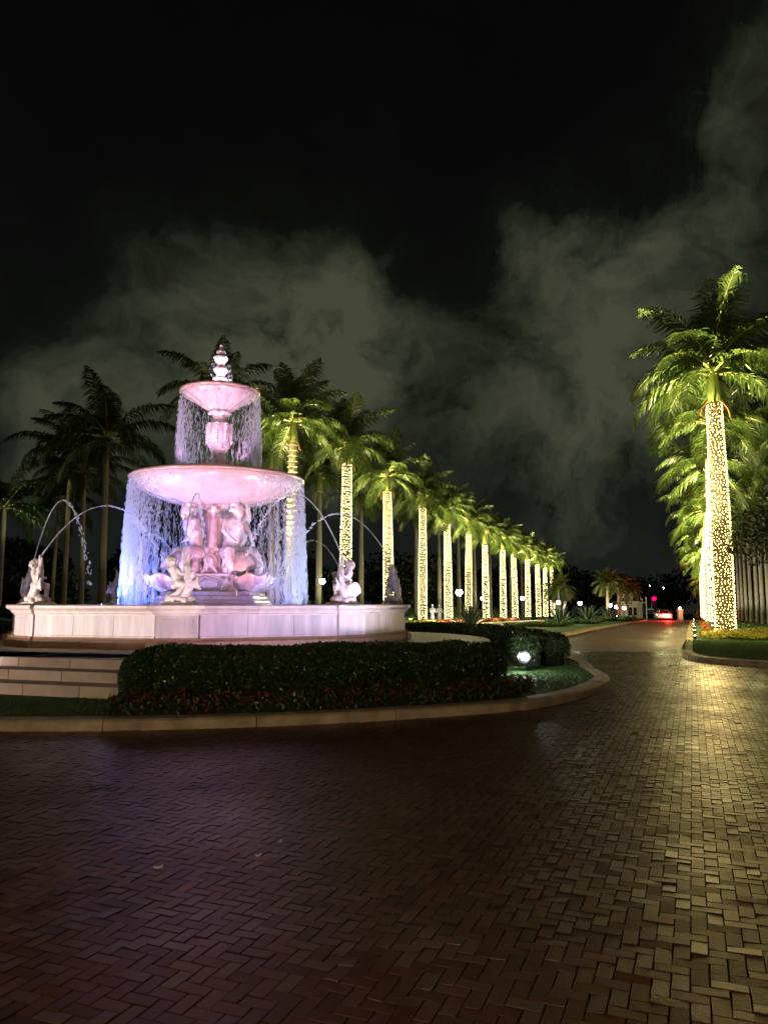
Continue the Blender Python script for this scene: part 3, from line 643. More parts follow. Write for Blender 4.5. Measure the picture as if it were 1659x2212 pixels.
b = MB(); b.lathe(up+[(1.04,7.51),(.8,7.42),(.1,7.4)], 128, (CX, CY, 0), lambda a, z: 1+(.035*math.cos(16*a) if z < 7.42 else .01*math.cos(16*a))); b.build('upper_bowl', M_bowl, F_, smooth=True)
b = MB(); b.lathe([(1.04,7.485),(1.10,7.495),(1.13,7.52),(1.13,7.55),(1.10,7.575),(1.05,7.585),(1.0,7.57),(.98,7.53),(1.0,7.48)], 96, (CX, CY, 0)); b.build('bowl_rim', M_rim, F_, smooth=True)
b = MB(); b.lathe([(1.02, 7.46), (1.02, 7.545)], 64, (CX, CY, 0)); b.build('bowl_water', M_water, F_)
# baluster between the bowls
def bal():
    b = MB(); b.lathe([(.46,5.0),(.44,5.12),(.36,5.2),(.34,5.40),(.30,5.50),(.20,5.56),(.19,5.80),(.24,5.84),(.26,5.90),(.24,5.95),(.28,6.02),(.31,6.2),(.33,6.45),(.30,6.62),(.22,6.68),(.17,6.74),(.16,6.86),(.22,6.9),(.30,6.95),(.28,7.02),(.2,7.08)], 40)
    for k in range(8):
        a = k*math.pi/4; c, s = math.sin(a), -math.cos(a)
        b.capsule((.34*c,.34*s,5.45), .07, (.42*c,.42*s,5.15), .10)          # leaves at the foot
        b.ball((.38*c,.38*s,5.5), .06)
        for z in np.linspace(6.05, 6.60, 8): b.ball((.345*c,.345*s,z), (.05,.05,.035))
        c2, s2 = math.sin(a+math.pi/8), -math.cos(a+math.pi/8)
        b.ball((.26*c2,.26*s2,6.35), (.09,.09,.16)); b.ball((.28*c,.28*s,6.93), (.06,.06,.05)); b.ball((.27*c2,.27*s2,5.98), .05)
    return remesh(b, .017, 1, .006, 20, 'baluster')
me = bal(); me.materials.append(M_fin); link('baluster', me, F_, (CX, CY, 0))
def fin():
    b = MB(); b.lathe([(.20,7.5),(.20,7.84),(.17,7.88),(.17,7.96),(.11,8.0),(.12,8.06),(.16,8.12),(.175,8.2),(.15,8.27),(.10,8.33),(.11,8.40),(.17,8.46),(.185,8.54),(.17,8.60),(.12,8.64),(.13,8.70),(.10,8.76),(.06,8.84),(.03,8.93),(.015,8.97)], 32)
    for k in range(6):
        a = k*math.pi/3; c, s = math.sin(a), -math.cos(a); b.ball((.16*c,.16*s,8.19), (.05,.05,.07)); b.ball((.175*c,.175*s,8.55), (.045,.045,.05)); b.ball((.1*c,.1*s,8.73), .04); b.ball((.18*c,.18*s,7.92), .04)
    b.ball((.0,-.02,8.92), .045)
    return remesh(b, .013, 1, .004, 25, 'finial')
me = fin(); me.materials.append(M_fin); link('finial', me, F_, (CX, CY, 0))

# ------------------------------------------------------------------ putti with fish on the piers
def putto():
    b = MB(); c = b.capsule                     # x to the right, -y outwards; kneeling, leaning over the fish
    c((-.06,.02,.40), .120, (-.11,0,.56), .105, 12); c((-.11,0,.56), .105, (-.15,-.01,.69), .115, 12)
    c((-.23,-.01,.70), .062, (-.06,-.03,.70), .062); c((-.16,-.01,.73), .05, (-.19,-.02,.80), .05)
    b.ball((-.215,-.03,.875), (.108,.112,.118), 14, 10); b.ball((-.165,-.10,.85), (.05,.045,.045)); b.ball((-.215,-.12,.85), (.045,.035,.04))
    b.ball((-.175,-.145,.868), (.018,.024,.018)); b.ball((-.18,-.125,.82), (.025,.02,.016)); b.ball((-.30,.0,.87), (.02,.035,.035))
    for k in range(26):
        a = k*2.399; z = .30+.70*((k+.5)/26); r = math.sqrt(max(0, 1-(z-.1)**2)); b.ball((-.225+.105*r*math.cos(a), .01+.10*r*math.sin(a)*(1 if math.sin(a) > -.3 else .4), .875+.115*z), .032, 8, 5)
    c((-.08,-.06,.70), .050, (.03,-.12,.60), .043); c((.03,-.12,.60), .042, (.17,-.12,.62), .032); b.ball((.20,-.12,.63), (.042,.03,.034))
    for k in range(4): c((.20,-.14,.645-.018*k), .013, (.245,-.10,.66-.018*k), .010, 6)
    c((-.24,.04,.69), .050, (-.14,.12,.57), .042); c((-.14,.12,.57), .042, (.08,.10,.56), .032); b.ball((.11,.09,.56), .036)
    for s, k in ((-1, .0), (1, .03)):
        c((-.06+k,s*.07,.40), .092, (.09+k,s*.13,.38), .072, 12)
    c((.09,-.13,.38), .070, (-.05,-.15,.19), .052, 12); c((-.05,-.15,.19), .05, (-.20,-.14,.12), .036); c((-.20,-.14,.12), .036, (-.27,-.13,.10), .026)
    c((.12,.13,.38), .070, (.10,.14,.18), .050, 12); c((.10,.14,.18), .048, (.19,.12,.11), .032)
    c((-.10,.06,.42), .10, (-.14,.03,.36), .09)
    return b
def rock():
    b = MB(); b.ball((-.04,0,.10), (.30,.25,.10)); b.ball((-.18,.03,.12), (.16,.17,.12)); b.ball((.14,0,.10), (.17,.18,.10)); r = random.Random(3)
    for k in range(14): a = k*2.4; b.ball((.27*math.cos(a), .21*math.sin(a), .06+.03*math.sin(k)), r.uniform(.05,.085))
    return b
def fish():
    b = MB(); c = b.capsule
    P = [(-.02,-.10,.10,.04),(.06,-.16,.12,.06),(.16,-.15,.22,.085),(.20,-.12,.38,.10),(.17,-.08,.54,.098),(.135,-.05,.68,.085),(.115,-.03,.78,.075)]
    for p, q in zip(P, P[1:]): c(p[:3], p[3], q[:3], q[3], 12)
    c((.10,-.03,.80), .055, (.035,-.02,1.00), .028); c((.035,-.02,1.00), .028, (.02,-.02,1.07), .020)
    c((.13,-.03,.80), .055, (.145,-.03,.98), .024); c((.145,-.03,.98), .022, (.16,-.03,1.02), .016); b.ball((.09,-.10,.76), .028); b.ball((.16,-.08,.76), .028)
    for k in range(5): c((.25,-.12,.36), .04, (.40+.03*math.cos(k),-.14,.28+.065*k), .020, 8)      # spread fin
    for k in range(4): c((.21,-.14,.55), .03, (.30,-.16,.52+.05*k), .014, 8)
    for k in range(3): c((-.02,-.10,.10), .03, (-.13,-.16,.05+.06*k), .016, 8)
    return b
def clam():
    b = MB(); 
    for k in range(11):
        a = -1.3+2.6*k/10; b.capsule((.10+.03*math.sin(a),-.02,.12), .05, (.16+.25*math.sin(a),-.05-.06*math.cos(a),.20+.26*math.cos(a)), .045, 8)
    b.ball((.16,-.02,.27), (.22,.10,.20)); return b
rk = remesh(rock(), .014, 2, .012, 16, 'rock'); pt = remesh(putto(), .0095, 2, .003, 30, 'putto'); fi = remesh(fish(), .011, 2, .004, 24, 'fish'); cl = remesh(clam(), .012, 1, .004, 20, 'clam')
for m_ in (rk, pt, fi, cl): m_.materials.append(M_stat)
b = MB(); stack(b, (0, 0), 0, .33, .25, [(.02,0),(.02,.03),(-.01,.04),(-.01,.055)]); pl = b.build('plinth', M_stat, bevel=.004); plm = pl.data; bpy.data.objects.remove(pl)
labels = {-176: 'marble putto and fish hidden at the back rim behind the central pedestal', -131: 'marble putto seen from behind beside the blue water curtain at the back rim',
          -86: 'shaded marble putto with fish behind the brightly lit corner statue', -41: 'brightly lit marble putto with upright fish on the leftmost front pier',
          4: 'white marble putto kneeling with upright fish on the front pier before the pedestal', 49: 'lavender lit marble putto with fish and ribbed clam shell on the pier right of centre',
          94: 'marble putto turned inward on the pier at the right end of the basin', 139: 'marble putto with fish on the back pier behind the clam shell statue'}
for th in TH:
    s = empty('putto_statue', pol(th, 4.9, 1.566), R(th)); mir = th > 15 or th < -160; sx = -1 if mir else 1; k = 1.0
    
    s.scale = (k, k, k); tag(s, labels[int(th)], 'statue', 'putto statues on the basin piers')
    link('plinth', plm, s); link('rock', rk, s, (0,0,.05), (0,0,0), (sx,1,.9)); link('putto', pt, s, (0,0,.045), (0,0,0), (sx,1,1)); link('fish', fi, s, (0,0,.045), (0,0,0), (sx,1,1))
    if th in (49, 82, 127, -98): link('clam_shell', cl, s, (.02*sx,-.10,.03), (0,0,0), (-sx,1,1))

# ------------------------------------------------------------------ falling water
def water_mat():
    m = bpy.data.materials.new('white_water'); m.use_nodes = True; nt = m.node_tree; N = nt.nodes; L = nt.links; b = N['Principled BSDF']
    b.inputs['Base Color'].default_value = (.80,.86,.92,1); b.inputs['Roughness'].default_value = .12; b.inputs['Specular IOR Level'].default_value = .9
    t = N.new('ShaderNodeBsdfTranslucent'); t.inputs[0].default_value = (.82,.88,.95,1); mx = N.new('ShaderNodeMixShader'); mx.inputs[0].default_value = .55
    L.new(b.outputs[0], mx.inputs[1]); L.new(t.outputs[0], mx.inputs[2]); tr = N.new('ShaderNodeBsdfTransparent'); m2 = N.new('ShaderNodeMixShader'); m2.inputs[0].default_value = .35
    L.new(mx.outputs[0], m2.inputs[1]); L.new(tr.outputs[0], m2.inputs[2]); L.new(m2.outputs[0], N['Material Output'].inputs[0]); return m
M_drop = water_mat()
OCT = np.array([(1,0,0),(0,1,0),(-1,0,0),(0,-1,0),(0,0,1),(0,0,-1)], np.float32); OF = np.array([(0,1,4),(1,2,4),(2,3,4),(3,0,4),(1,0,5),(2,1,5),(3,2,5),(0,3,5)])
def streaks(P, w, l, tilt=None):
    n = len(P); V = OCT[None]*np.stack([w, w, l], -1)[:,None,:]
    if tilt is not None: V[:,:,0] += V[:,:,2]*tilt[:,0:1]; V[:,:,1] += V[:,:,2]*tilt[:,1:2]
    V = V+P[:,None,:]; return V.reshape(-1, 3), (OF[None]+(np.arange(n)*6)[:,None,None]).reshape(-1, 3)
def curtain(name, n, r0, z1, z0, dens, label, flare, wmin, wmax, lmin, lmax):
    th = rng.uniform(-180, 180, n*4); k = rng.random(len(th)) < dens(th); th = th[k][:n]
    th = th+ 2.2*np.sin(th*.9)+ .9*np.sin(th*2.3)+.35*np.sin(th*7.1)      # threads gather in strands
    m = len(th); u = rng.random(m)**.85; z = z1-(z1-z0)*u; rr = r0+flare*np.sqrt(u)*rng.uniform(.5, 1.2, m)-rng.exponential(.05, m); a = np.radians(th)
    rr += .02*np.sin(th*.7)
    P = np.stack([CX+rr*np.sin(a), CY-rr*np.cos(a), z], -1); w = rng.uniform(wmin, wmax, m); l = rng.uniform(lmin, lmax, m)*(.4+.9*u)
    V, F = streaks(P, w, l, np.stack([np.sin(a)*-.03, np.cos(a)*.03], -1)); return tag(np_mesh(name, V, F, M_drop), label, 'falling water', kind='stuff')
def dl(t):
    d = np.abs((t+85+180)%360-180); e = np.abs((t-95+180)%360-180); return np.clip(1.0*np.exp(-(d/48)**4)+.45*np.exp(-(e/45)**4)+.03+.35*(np.abs(t) > 140), 0, 1)
curtain('water_curtain', 21000, 2.36, 4.96, 1.42, dl, 'curtain of falling droplets round the lower bowl, blue lit at left', .16, .0045, .0085, .05, .15)
curtain('water_curtain', 5200, 1.10, 7.50, 5.03, lambda t: np.clip(.10+.9*np.exp(-((np.abs(t)-90)/48)**4), 0, 1), 'thin curtain of droplets falling from the upper bowl', .10, .004, .0075, .05, .13)
curtain('water_trickle', 450, .20, 8.5, 7.6, lambda t: np.ones_like(t), 'fine spray trickling down the finial', .20, .004, .006, .02, .05)
# splashes where the water lands in the basin
m = 1800; a = rng.uniform(0, 2*math.pi, m); rr = 2.5+rng.normal(0, .18, m); P = np.stack([CX+rr*np.sin(a), CY-rr*np.cos(a), 1.44+rng.exponential(.10, m)], -1)
V, F = streaks(P, rng.uniform(.006,.012,m), rng.uniform(.006,.02,m)); tag(np_mesh('water_splash', V, F, M_drop), 'splashing drops where the curtain meets the basin water', 'splash', kind='stuff')
# arcs: (pier angle, start reach, landing radius, top height, share of the way at the top)
jl = {-41: 'brighter water jet arching from the lit left statue to the lower bowl', -86: 'steep water jet falling short inside the basin at far left', -131: 'water jet arching from the back left statue through the curtain',
      4: 'thin upright water jet in front of the carved pedestal', 49: 'tall water jet rising leftward from the clam shell statue', 139: 'low short water jet behind the clam shell statue',
      94: 'water jet arching from the rightmost statue', -176: 'water jet from the rear statue behind the pedestal'}
for th, rl, zt, sa in [(-41,1.0,3.98,.42),(-86,2.9,4.35,.45),(-131,1.2,3.7,.42),(4,1.5,4.15,.45),(49,.9,4.35,.46),(139,1.5,3.55,.35),(94,1.3,4.10,.42),(-176,1.2,3.8,.42)]:
    sx = -1 if (th > 15 or th < -160) else 1; a = R(th); s0 = Vector(pol(th, 4.9, 2.66))+Vector((math.cos(a), math.sin(a), 0))*.03*sx; e0 = Vector(pol(th, rl, 0))
    if th == -86: e0 += Vector((.0,-1.1,0))
    def at(s): p = s0.lerp(e0, s); p.z = zt-(zt-s0.z)*((s-sa)/sa)**2; return p
    b = MB(); S = []; s = 0
    while s < 1 and at(s).z > 1.42: S.append(s); s += .025
    brk = sa*1.0; pts = [at(q) for q in S if q <= brk]; b.tube(pts, [.015+.004*math.sin(i*1.7) for i in range(len(pts))], 6)
    r = random.Random(th)
    for i in range(int(260*(S[-1]-brk))+10):
        q = brk+(S[-1]-brk)*r.random(); sp = .012+.10*(q-brk); p = at(q); t = (at(q+.01)-p).normalized(); p = p+Vector([r.gauss(0, sp*.6) for _ in range(3)]); L_ = r.uniform(.015,.05)
        b.tube([p-t*L_, p-t*L_*.4, p+t*L_*.4, p+t*L_], [.002, r.uniform(.009,.018), r.uniform(.009,.018), .002], 5, caps=False)
    tag(b.build('water_jet', M_drop, smooth=True, fix=False), jl[th], 'water jet', 'water jets from the putto statues')

# ------------------------------------------------------------------ palms
def frond_arrays(elev0, droop, L=3.4, seed=0, pairs=60, lmax=.92, hang=.45, wide=.034):
    r = random.Random(seed); n = 22; V = []; F = []; MI = []
    pts = []; x = z = 0.0; side = 0.0
    for i in range(n+1):
        s = i/n; pts.append(Vector((x, side, z))); e = R(elev0-droop*s**1.25); x += L/n*math.cos(e); z += L/n*math.sin(e); side += L/n*.10*math.sin(seed)*s
    def quad(a, b, c, d, m): o = len(V); V.extend([a, b, c, d]); F.append((o, o+1, o+2, o+3)); MI.append(m)
    for i in range(n):                       # stem, triangular section
        a, b = pts[i], pts[i+1]; ra, rb = .045*(1-i/n)+.006, .045*(1-(i+1)/n)+.006
        for (u0, w0), (u1, w1) in (((-1,0),(1,0)),((1,0),(0,-1)),((0,-1),(-1,0))):
            quad(a+Vector((0,u0*ra,w0*ra)), a+Vector((0,u1*ra,w1*ra)), b+Vector((0,u1*rb,w1*rb)), b+Vector((0,u0*rb,w0*rb)), 1)
    for k in range(pairs):
        s = .13+.87*k/(pairs-1); q = s*n; i = min(int(q), n-1); p = pts[i].lerp(pts[i+1], q-i); t = (pts[i+1]-pts[i]).normalized()
        l = lmax*(math.sin(math.pi*min(1, .12+.86*s))**.55)*(1 if s < .9 else .75); up = Vector((-t.z, 0, t.x))
        for sd in (-1, 1):
            tilt = r.uniform(-.35, .45); d = (t*(.45+.35*s)+Vector((0, sd, 0))*.85+up*tilt*.6+Vector((0,0,-hang*.3))).normalized()
            ll = l*r.uniform(.86, 1.08); w = t*wide*r.uniform(.7, 1.2)+Vector((0,0,r.uniform(-.012,.012)))
            m1 = p+d*ll*.5; d2 = (d+Vector((0,0,-hang-r.uniform(0,.5)))).normalized(); e_ = m1+d2*ll*.5
            quad(p-w*.7, p+w*.7, m1+w, m1-w, 0); quad(m1-w, m1+w, e_+w*.18, e_-w*.18, 0)
    return np.array([tuple(v) for v in V], np.float32), np.array(F, np.int32), np.array(MI, np.int32)
def arr_mesh(name, A, mats):
    V, F, MI = A; me = np_mesh(name, V, F, mats[0], link=False)
    for m_ in mats[1:]: me.materials.append(m_)
    me.polygons.foreach_set('material_index', MI[:len(me.polygons)]); return me
SPEC = [(86,32,3.2),(76,50,3.4),(65,76,3.5),(53,95,3.6),(40,104,3.6),(24,102,3.6),(7,92,3.5),(-18,64,3.2)]
FR = [[frond_arrays(e, d, L, 10*i+j) for j in range(2)] for i, (e, d, L) in enumerate(SPEC)]
FRM = [[arr_mesh('frond', a, [M_frond, M_stem]) for a in row] for row in FR]
CSPEC = [(80,45,3.9),(62,75,4.2),(45,95,4.4),(28,100,4.4),(10,95,4.3),(-8,80,4.0)]
CFR = [[frond_arrays(e, d, L, 200+10*i+j, 60, 1.0, .75) for j in range(2)] for i, (e, d, L) in enumerate(CSPEC)]
CFRM = [[arr_mesh('frond', a, [M_frondd, M_stem]) for a in row] for row in CFR]
def merge(arrs, rots, scales=None):
    Vs = []; Fs = []; Ms = []; o = 0
    for A, rz in zip(arrs, rots):
        c, s = math.cos(rz), math.sin(rz); V = A[0]; Vs.append(np.stack([V[:,0]*c-V[:,1]*s, V[:,0]*s+V[:,1]*c, V[:,2]], -1)); Fs.append(A[1]+o); Ms.append(A[2]); o += len(V)
    return np.concatenate(Vs), np.concatenate(Fs), np.concatenate(Ms)
LAY = [(0,2),(1,3),(2,3),(3,4),(4,4),(5,4),(6,4),(7,3)]     # how many fronds per layer
def far_crown(seed, spec=SPEC, fr=FR, mats=(M_frond, M_stem)):
    r = random.Random(seed); A = []; Z = []; k = 0
    for i, n in LAY:
        if i >= len(fr): continue
        for j in range(n): A.append(fr[i][j % 2]); Z.append(2.4*k+r.uniform(-.3,.3)); k += 1
    return arr_mesh('crown', merge(A, Z), list(mats))
FARC = [far_crown(s) for s in (1, 2, 3)]
def trunk_mesh(name, m_, rb, rt, bulge=0, n=18, rings=14):
    b = MB(); prof = []
    for j in range(rings*2+1):
        s = j/(rings*2); r = rb+(rt-rb)*s+bulge*math.sin(math.pi*min(1, s*1.15))+(.18*rb*max(0, 1-s*14)); prof.append((r*(1+.012*(j % 2)), s))
    return b.lathe(prof, n).build(name, m_, smooth=True)
def get(o): me = o.data; bpy.data.objects.remove(o); return me
TR = get(trunk_mesh('trunk', M_bark, .27, .20, .03)); TRW = get(trunk_mesh('trunk', M_wrapped, .27, .21, .03)); TR2 = get(trunk_mesh('trunk', M_bark2, .26, .17, .03)); TRC = get(trunk_mesh('trunk', M_bark2, .20, .13, 0, 12))
b = MB(); b.lathe([(.19,0),(.235,.10),(.22,.5),(.17,.95),(.12,1.35),(.06,1.6)], 16); SH = get(b.build('crownshaft', M_shaft, smooth=True))
b = MB()
for k in range(5):
    a = 1.3*k; b.tube([(.10*math.cos(a),.10*math.sin(a),1.25),(.26*math.cos(a),.26*math.sin(a),1.45),(.50*math.cos(a),.50*math.sin(a),1.25-.05*k),(.55*math.cos(a),.55*math.sin(a),.9-.05*k)], [.05,.05,.03,.01], 6)
HK = get(b.build('flower_stalk', M_husk, smooth=True))
def rib_rings(n=34):
    b = MB()
    for k in range(n):
        z = (k+.5)/n; b.lathe([(.27-.05*z+.035, z-.0035), (.27-.05*z+.052, z), (.27-.05*z+.035, z+.0035)], 14, caps=False)
    return get(b.build('cord_ring', mat('pale_cord', (.45,.40,.28), rough=.6), smooth=False))
CORD = rib_rings()
def bulbs(h, rsz, dz, da, m_, seed=0, rb=.27, rt=.20):
    r = np.random.default_rng(seed); rows = int(h/dz); P = []
    for j in range(rows):
        s = (j+.5)/rows; rad = rb+(rt-rb)*s+.03*math.sin(math.pi*min(1, s*1.15))+.045; n = int(2*math.pi*rad/da); a = (np.arange(n)+r.random())*2*math.pi/n+r.normal(0, .045, n)
        P.append(np.stack([rad*np.cos(a), rad*np.sin(a), s*h+r.normal(0, dz*.22, n)+dz*.25*np.sin(a)], -1))
    P = np.concatenate(P); n = len(P); sz = rsz*r.uniform(.75, 1.3, n); V, F = streaks(P, sz, sz*1.25); return np_mesh('string_lights', V, F, m_, link=False)
BN = bulbs(10.2, .0205, .112, .098, M_bulbn, 1); BF = bulbs(8.5, .026, .135, .115, M_bulb, 2); BFF = bulbs(7.5, .044, .22, .17, M_bulb, 3)
ups = []
def uplight(x, y, label, tgt, energy, color=(1,.86,.42), angle=38, off=(-.8,-.7)):
    z = gz(y)+.13; u = tag(empty('uplight', (x+off[0], y+off[1], z)), label, 'garden light', 'uplights at the palm bases')
    link('spike', UPS, u); link('lens', UPL, u); lamp('uplight_beam', 'SPOT', (0, 0, .19), energy, color, None, angle, .8, .06, u)
    l = u.children[-1]; d = Vector(tgt)-Vector((x+off[0], y+off[1], z+.19)); l.rotation_euler = d.to_track_quat('-Z', 'Y').to_euler()
    return u
b = MB(); b.lathe([(.02,-.1),(.02,.03),(.06,.05),(.07,.16),(.075,.17),(.065,.172)], 12); UPS = get(b.build('spike', M_steel))
b = MB(); b.lathe([(.06,.165),(.06,.176)], 12); UPL = get(b.build('lens', emat('uplight_lens', (1,.9,.6), 25, 'NONE')))
def palm(x, y, ztrunk, label, cat='palm tree', group=None, sc_=1.0, kind='royal', lit=0, seed=0, near=True, crown=True, lean=0, bulbm=None, cords=False, shaft=True):
    z0 = gz(y)+.10; h = ztrunk-z0; r = random.Random(seed*7+3); p = tag(empty('royal_palm' if kind == 'royal' else 'coconut_palm', (x, y, z0), 0), label, cat, group)
    tm = {'royal': TR if (lit or cords) else TR2, 'coco': TRC}[kind]
    if lean: p.rotation_euler = (0, R(lean), 0)
    ts = sc_*(1.18 if kind == 'royal' and (lit or cords) else 1.05)
    if lit: tm = TRW
    link('trunk', tm, p, (0,0,0), (0,0,seed), (ts, ts, h)); zc = h
    if kind == 'royal' and shaft: link('crownshaft', SH, p, (0,0,h-.05), (0,0,seed), (sc_*1.15,sc_*1.15,sc_)); zc = h+1.32*sc_; 
    if kind == 'royal' and near: link('flower_stalk', HK, p, (0,0,h-1.45*sc_+.1), (0,0,seed*1.7), (sc_,)*3)
    if bulbm is not None:
        me, hh = bulbm; o = link('string_lights', me, p, (0,0,.38), (0,0,seed*.9), (ts, ts, (h-.42)/hh)); tag(o, kind='stuff')
    if cords: link('cord_ring', CORD, p, (0,0,.05), (0,0,0), (ts, ts, h-.1))
    if not crown: return p
    if near:
        fm = FRM if kind == 'royal' else CFRM; k = 0; lay = LAY if kind == 'royal' else [(0,2),(1,3),(2,4),(3,4),(4,4),(5,3)]
        for i, n in lay:
            if i >= len(fm): continue
            for j in range(n):
                link('frond', fm[i][j % 2], p, (0, 0, zc-.02*i), (r.uniform(-.10,.10), r.uniform(-.12,.12), 2.4*k+r.uniform(-.35,.35)+seed), (sc_*r.uniform(.92,1.2),)*3); k += 1
    else: link('crown', FARC[seed % 3] if kind == 'royal' else FARC[0], p, (0, 0, zc), (0, 0, seed*1.3), (sc_,)*3)
    return p
ORD = ['first','second','third','fourth','fifth','sixth','seventh','eighth','ninth','tenth','eleventh','twelfth','thirteenth','fourteenth']
GL = 'royal palms of the lit row left of the drive'
palm(-9.0, 41.0, 12.9, 'unlit royal palm with leaves coloured dark, whose crown shows behind the fountain finial', kind='coco', sc_=.9, seed=5)  # coconut kind only for its darker leaves, painting this royal palm unlit
palm(-4.89, 40.6, 10.2, 'royal palm with pale cord rings on its trunk right behind the lower bowl', group=GL, sc_=.92, seed=1, cords=True)
lamp('crown_flood', 'SPOT', (-5.6, 38.4, .4), 30000, (1,.86,.42), (-4.9, 40.3, 12.6), 34, .8, .06)
uplight(-4.89, 40.6, 'small uplight at the foot of the cord ringed palm', (-4.89, 40.6, 8.5), 7000, angle=70, off=(-.5,-3.2))
lefts = [(-2.37,47.0,10.15),(.34,53.9,9.44),(3.03,60.7,9.09),(5.6,67.2,8.66),(7.98,73.2,8.19),(10.48,79.5,7.69),(13.36,86.8,7.69),(15.72,92.8,7.5),(18.54,99.9,7.3),(21.31,106.9,7.0),(23.33,112.0,6.81),(25.72,118.1,6.74)]
for i, (x, y, z) in enumerate(lefts):
    nr = y < 70; ln = [.5,-.6,.3,-.4,.7,-.3,.2,-.6,.5,-.2,.4,-.4][i]
    palm(x, y, z, 'string lit royal palm, %s glowing trunk of the left row counted from the fountain' % ORD[i], group=GL, sc_=[.95,.93,.88,.9,.86,.84,.86,.84,.84,.84,.82,.82][i], seed=i+2, near=nr, lit=1, lean=ln, bulbm=(BF, 8.5) if y < 75 else (BFF, 7.5))
    uplight(x, y, 'uplight at the foot of the %s string lit palm in the left row' % ORD[i], (x-.3, y-.5, z+2.2), 60000 if y < 80 else 60000, angle=36, off=(-1.6,-2.0))
back = [(-6.9,47.0),(-4.5,53.1),(-1.8,59.7),(.6,65.8),(3.0,71.9),(5.6,78.5),(8.2,84.9),(10.7,91.3),(13.5,98.3),(15.6,103.5),(17.9,109.4),(20.7,116.3)]
for i, (x, y) in enumerate(back):
    palm(x, y, 9.4-.012*(y-47)+(.5 if i % 3 == 0 else 0), 'unlit pale trunked royal palm, %s of the back row counted from the fountain' % ORD[i], group='royal palms of the dark back row on the left', sc_=.86, seed=i+31, near=y < 62, lit=0)
    if i in (0, 1, 2, 3, 5, 7, 9): lamp('back_row_fill', 'SPOT', (x+1.6, y-2.6, gz(y)+.3), 1500, (1,.90,.55), (x, y, 6.5), 75, .9, .1)  # unseen fill added in place of spill light on the trunks
GR = 'royal palms of the lit row right of the drive'
rights = [(14.5,33,10.34,1.0),(17.05,39.4,9.62,.95),(19.68,46,8.5,.93),(23.2,55,7.0,.9),(28.4,68,6.4,.88),(34.4,83,5.8,.86),(40.8,99,5.4,.86)]
for i, (x, y, z, s) in enumerate(rights):
    palm(x, y, z, ['tallest nearest royal palm on the right, trunk wrapped in countless tiny bright lights'][0] if i == 0 else 'royal palm wrapped in string lights, %s of the right row counted from the camera' % ORD[i], group=GR, sc_=s*1.12, seed=[4,13,22,27,33,38,44][i], near=y < 60, lit=1, bulbm=(BN, 10.2) if y < 36 else (BF, 8.5))
    uplight(x, y, 'uplight in the bed at the foot of the %s palm of the right row' % ORD[i], (x-.5, y-.4, z+2.3), 62000, angle=38, off=(-2.0,-1.7))
# added lamps standing in for the strings' glow on the lawn and pavers
for i, (x, y, z, s) in enumerate(rights[:5]):
    for zz in (1.0, 3.2, 6.0, 9.0):
        zz = min(zz, z-.8); lamp('string_glow', 'SPOT', (x-.62, y-.42, zz), 150, (1,.70,.24), (x-4.6, y-2.2, zz-3.2), 150, .5, .3)
    for zz in (2.0, 7.0): lamp('string_glow', 'POINT', (x-2.4, y-2.0, zz), 30, (1,.84,.42), radius=.3)
for i, (x, y, z, s) in enumerate(rights[:4]): [lamp('string_glow', 'POINT', (x+ox, y+oy, .85), 42, (1,.92,.42), radius=.2) for ox, oy in ((-1.9,-2.6),(-.2,-3.2),(-2.6,.6),(1.8,-3.6))]
for i, (x, y, z) in enumerate(lefts[1:9]): lamp('string_glow', 'POINT', (x+5.0, y-4.0, 3.2+gz(y)), 650, (1,.92,.50), radius=.3)
for i, (x, y, z) in enumerate(lefts[:9]):
    for zz in (1.5, 5.5): lamp('string_glow', 'SPOT', (x+.55, y-.5, zz+gz(y)), 700, (1,.84,.42), (x+4.5, y-3.5, zz-3.0), 150, .5, .3)
r2 = [(29.3,59),(31.5,64.5),(33.7,70),(36.0,76),(38.8,83),(41.6,90),(44.4,97)]
for i, (x, y) in enumerate(r2):
    palm(x, y, 8.0+.4*math.sin(i*2), 'bare pale palm trunk, %s from the frame edge in the back row on the right' % ORD[i], group='royal palms of the back row on the right', sc_=.62, seed=i+60, near=False)
    lamp('back_row_fill', 'SPOT', (x-2.6, y-3.0, gz(y)+.3), 1300, (1,.90,.62), (x, y, 4.0), 70, .9, .1)  # added fill so the bare trunks show
for i, (x, y, lb) in enumerate([(21.8,40,'palm just outside the right frame edge, its fronds reaching into view'),(24.4,46.5,'darker palm behind the nearest right palms, crown at the frame edge'),(26.9,53,'darkest palm of the right back row near the frame edge')]):
    palm(x, y, 9.6-.3*i, lb, group='royal palms of the back row on the right', sc_=.95, seed=i+90)
    lamp('back_row_fill', 'SPOT', (x-2.2, y-2.6, .3), 9000, (1,.88,.45), (x-.4, y, 11.5), 40, .9, .1)
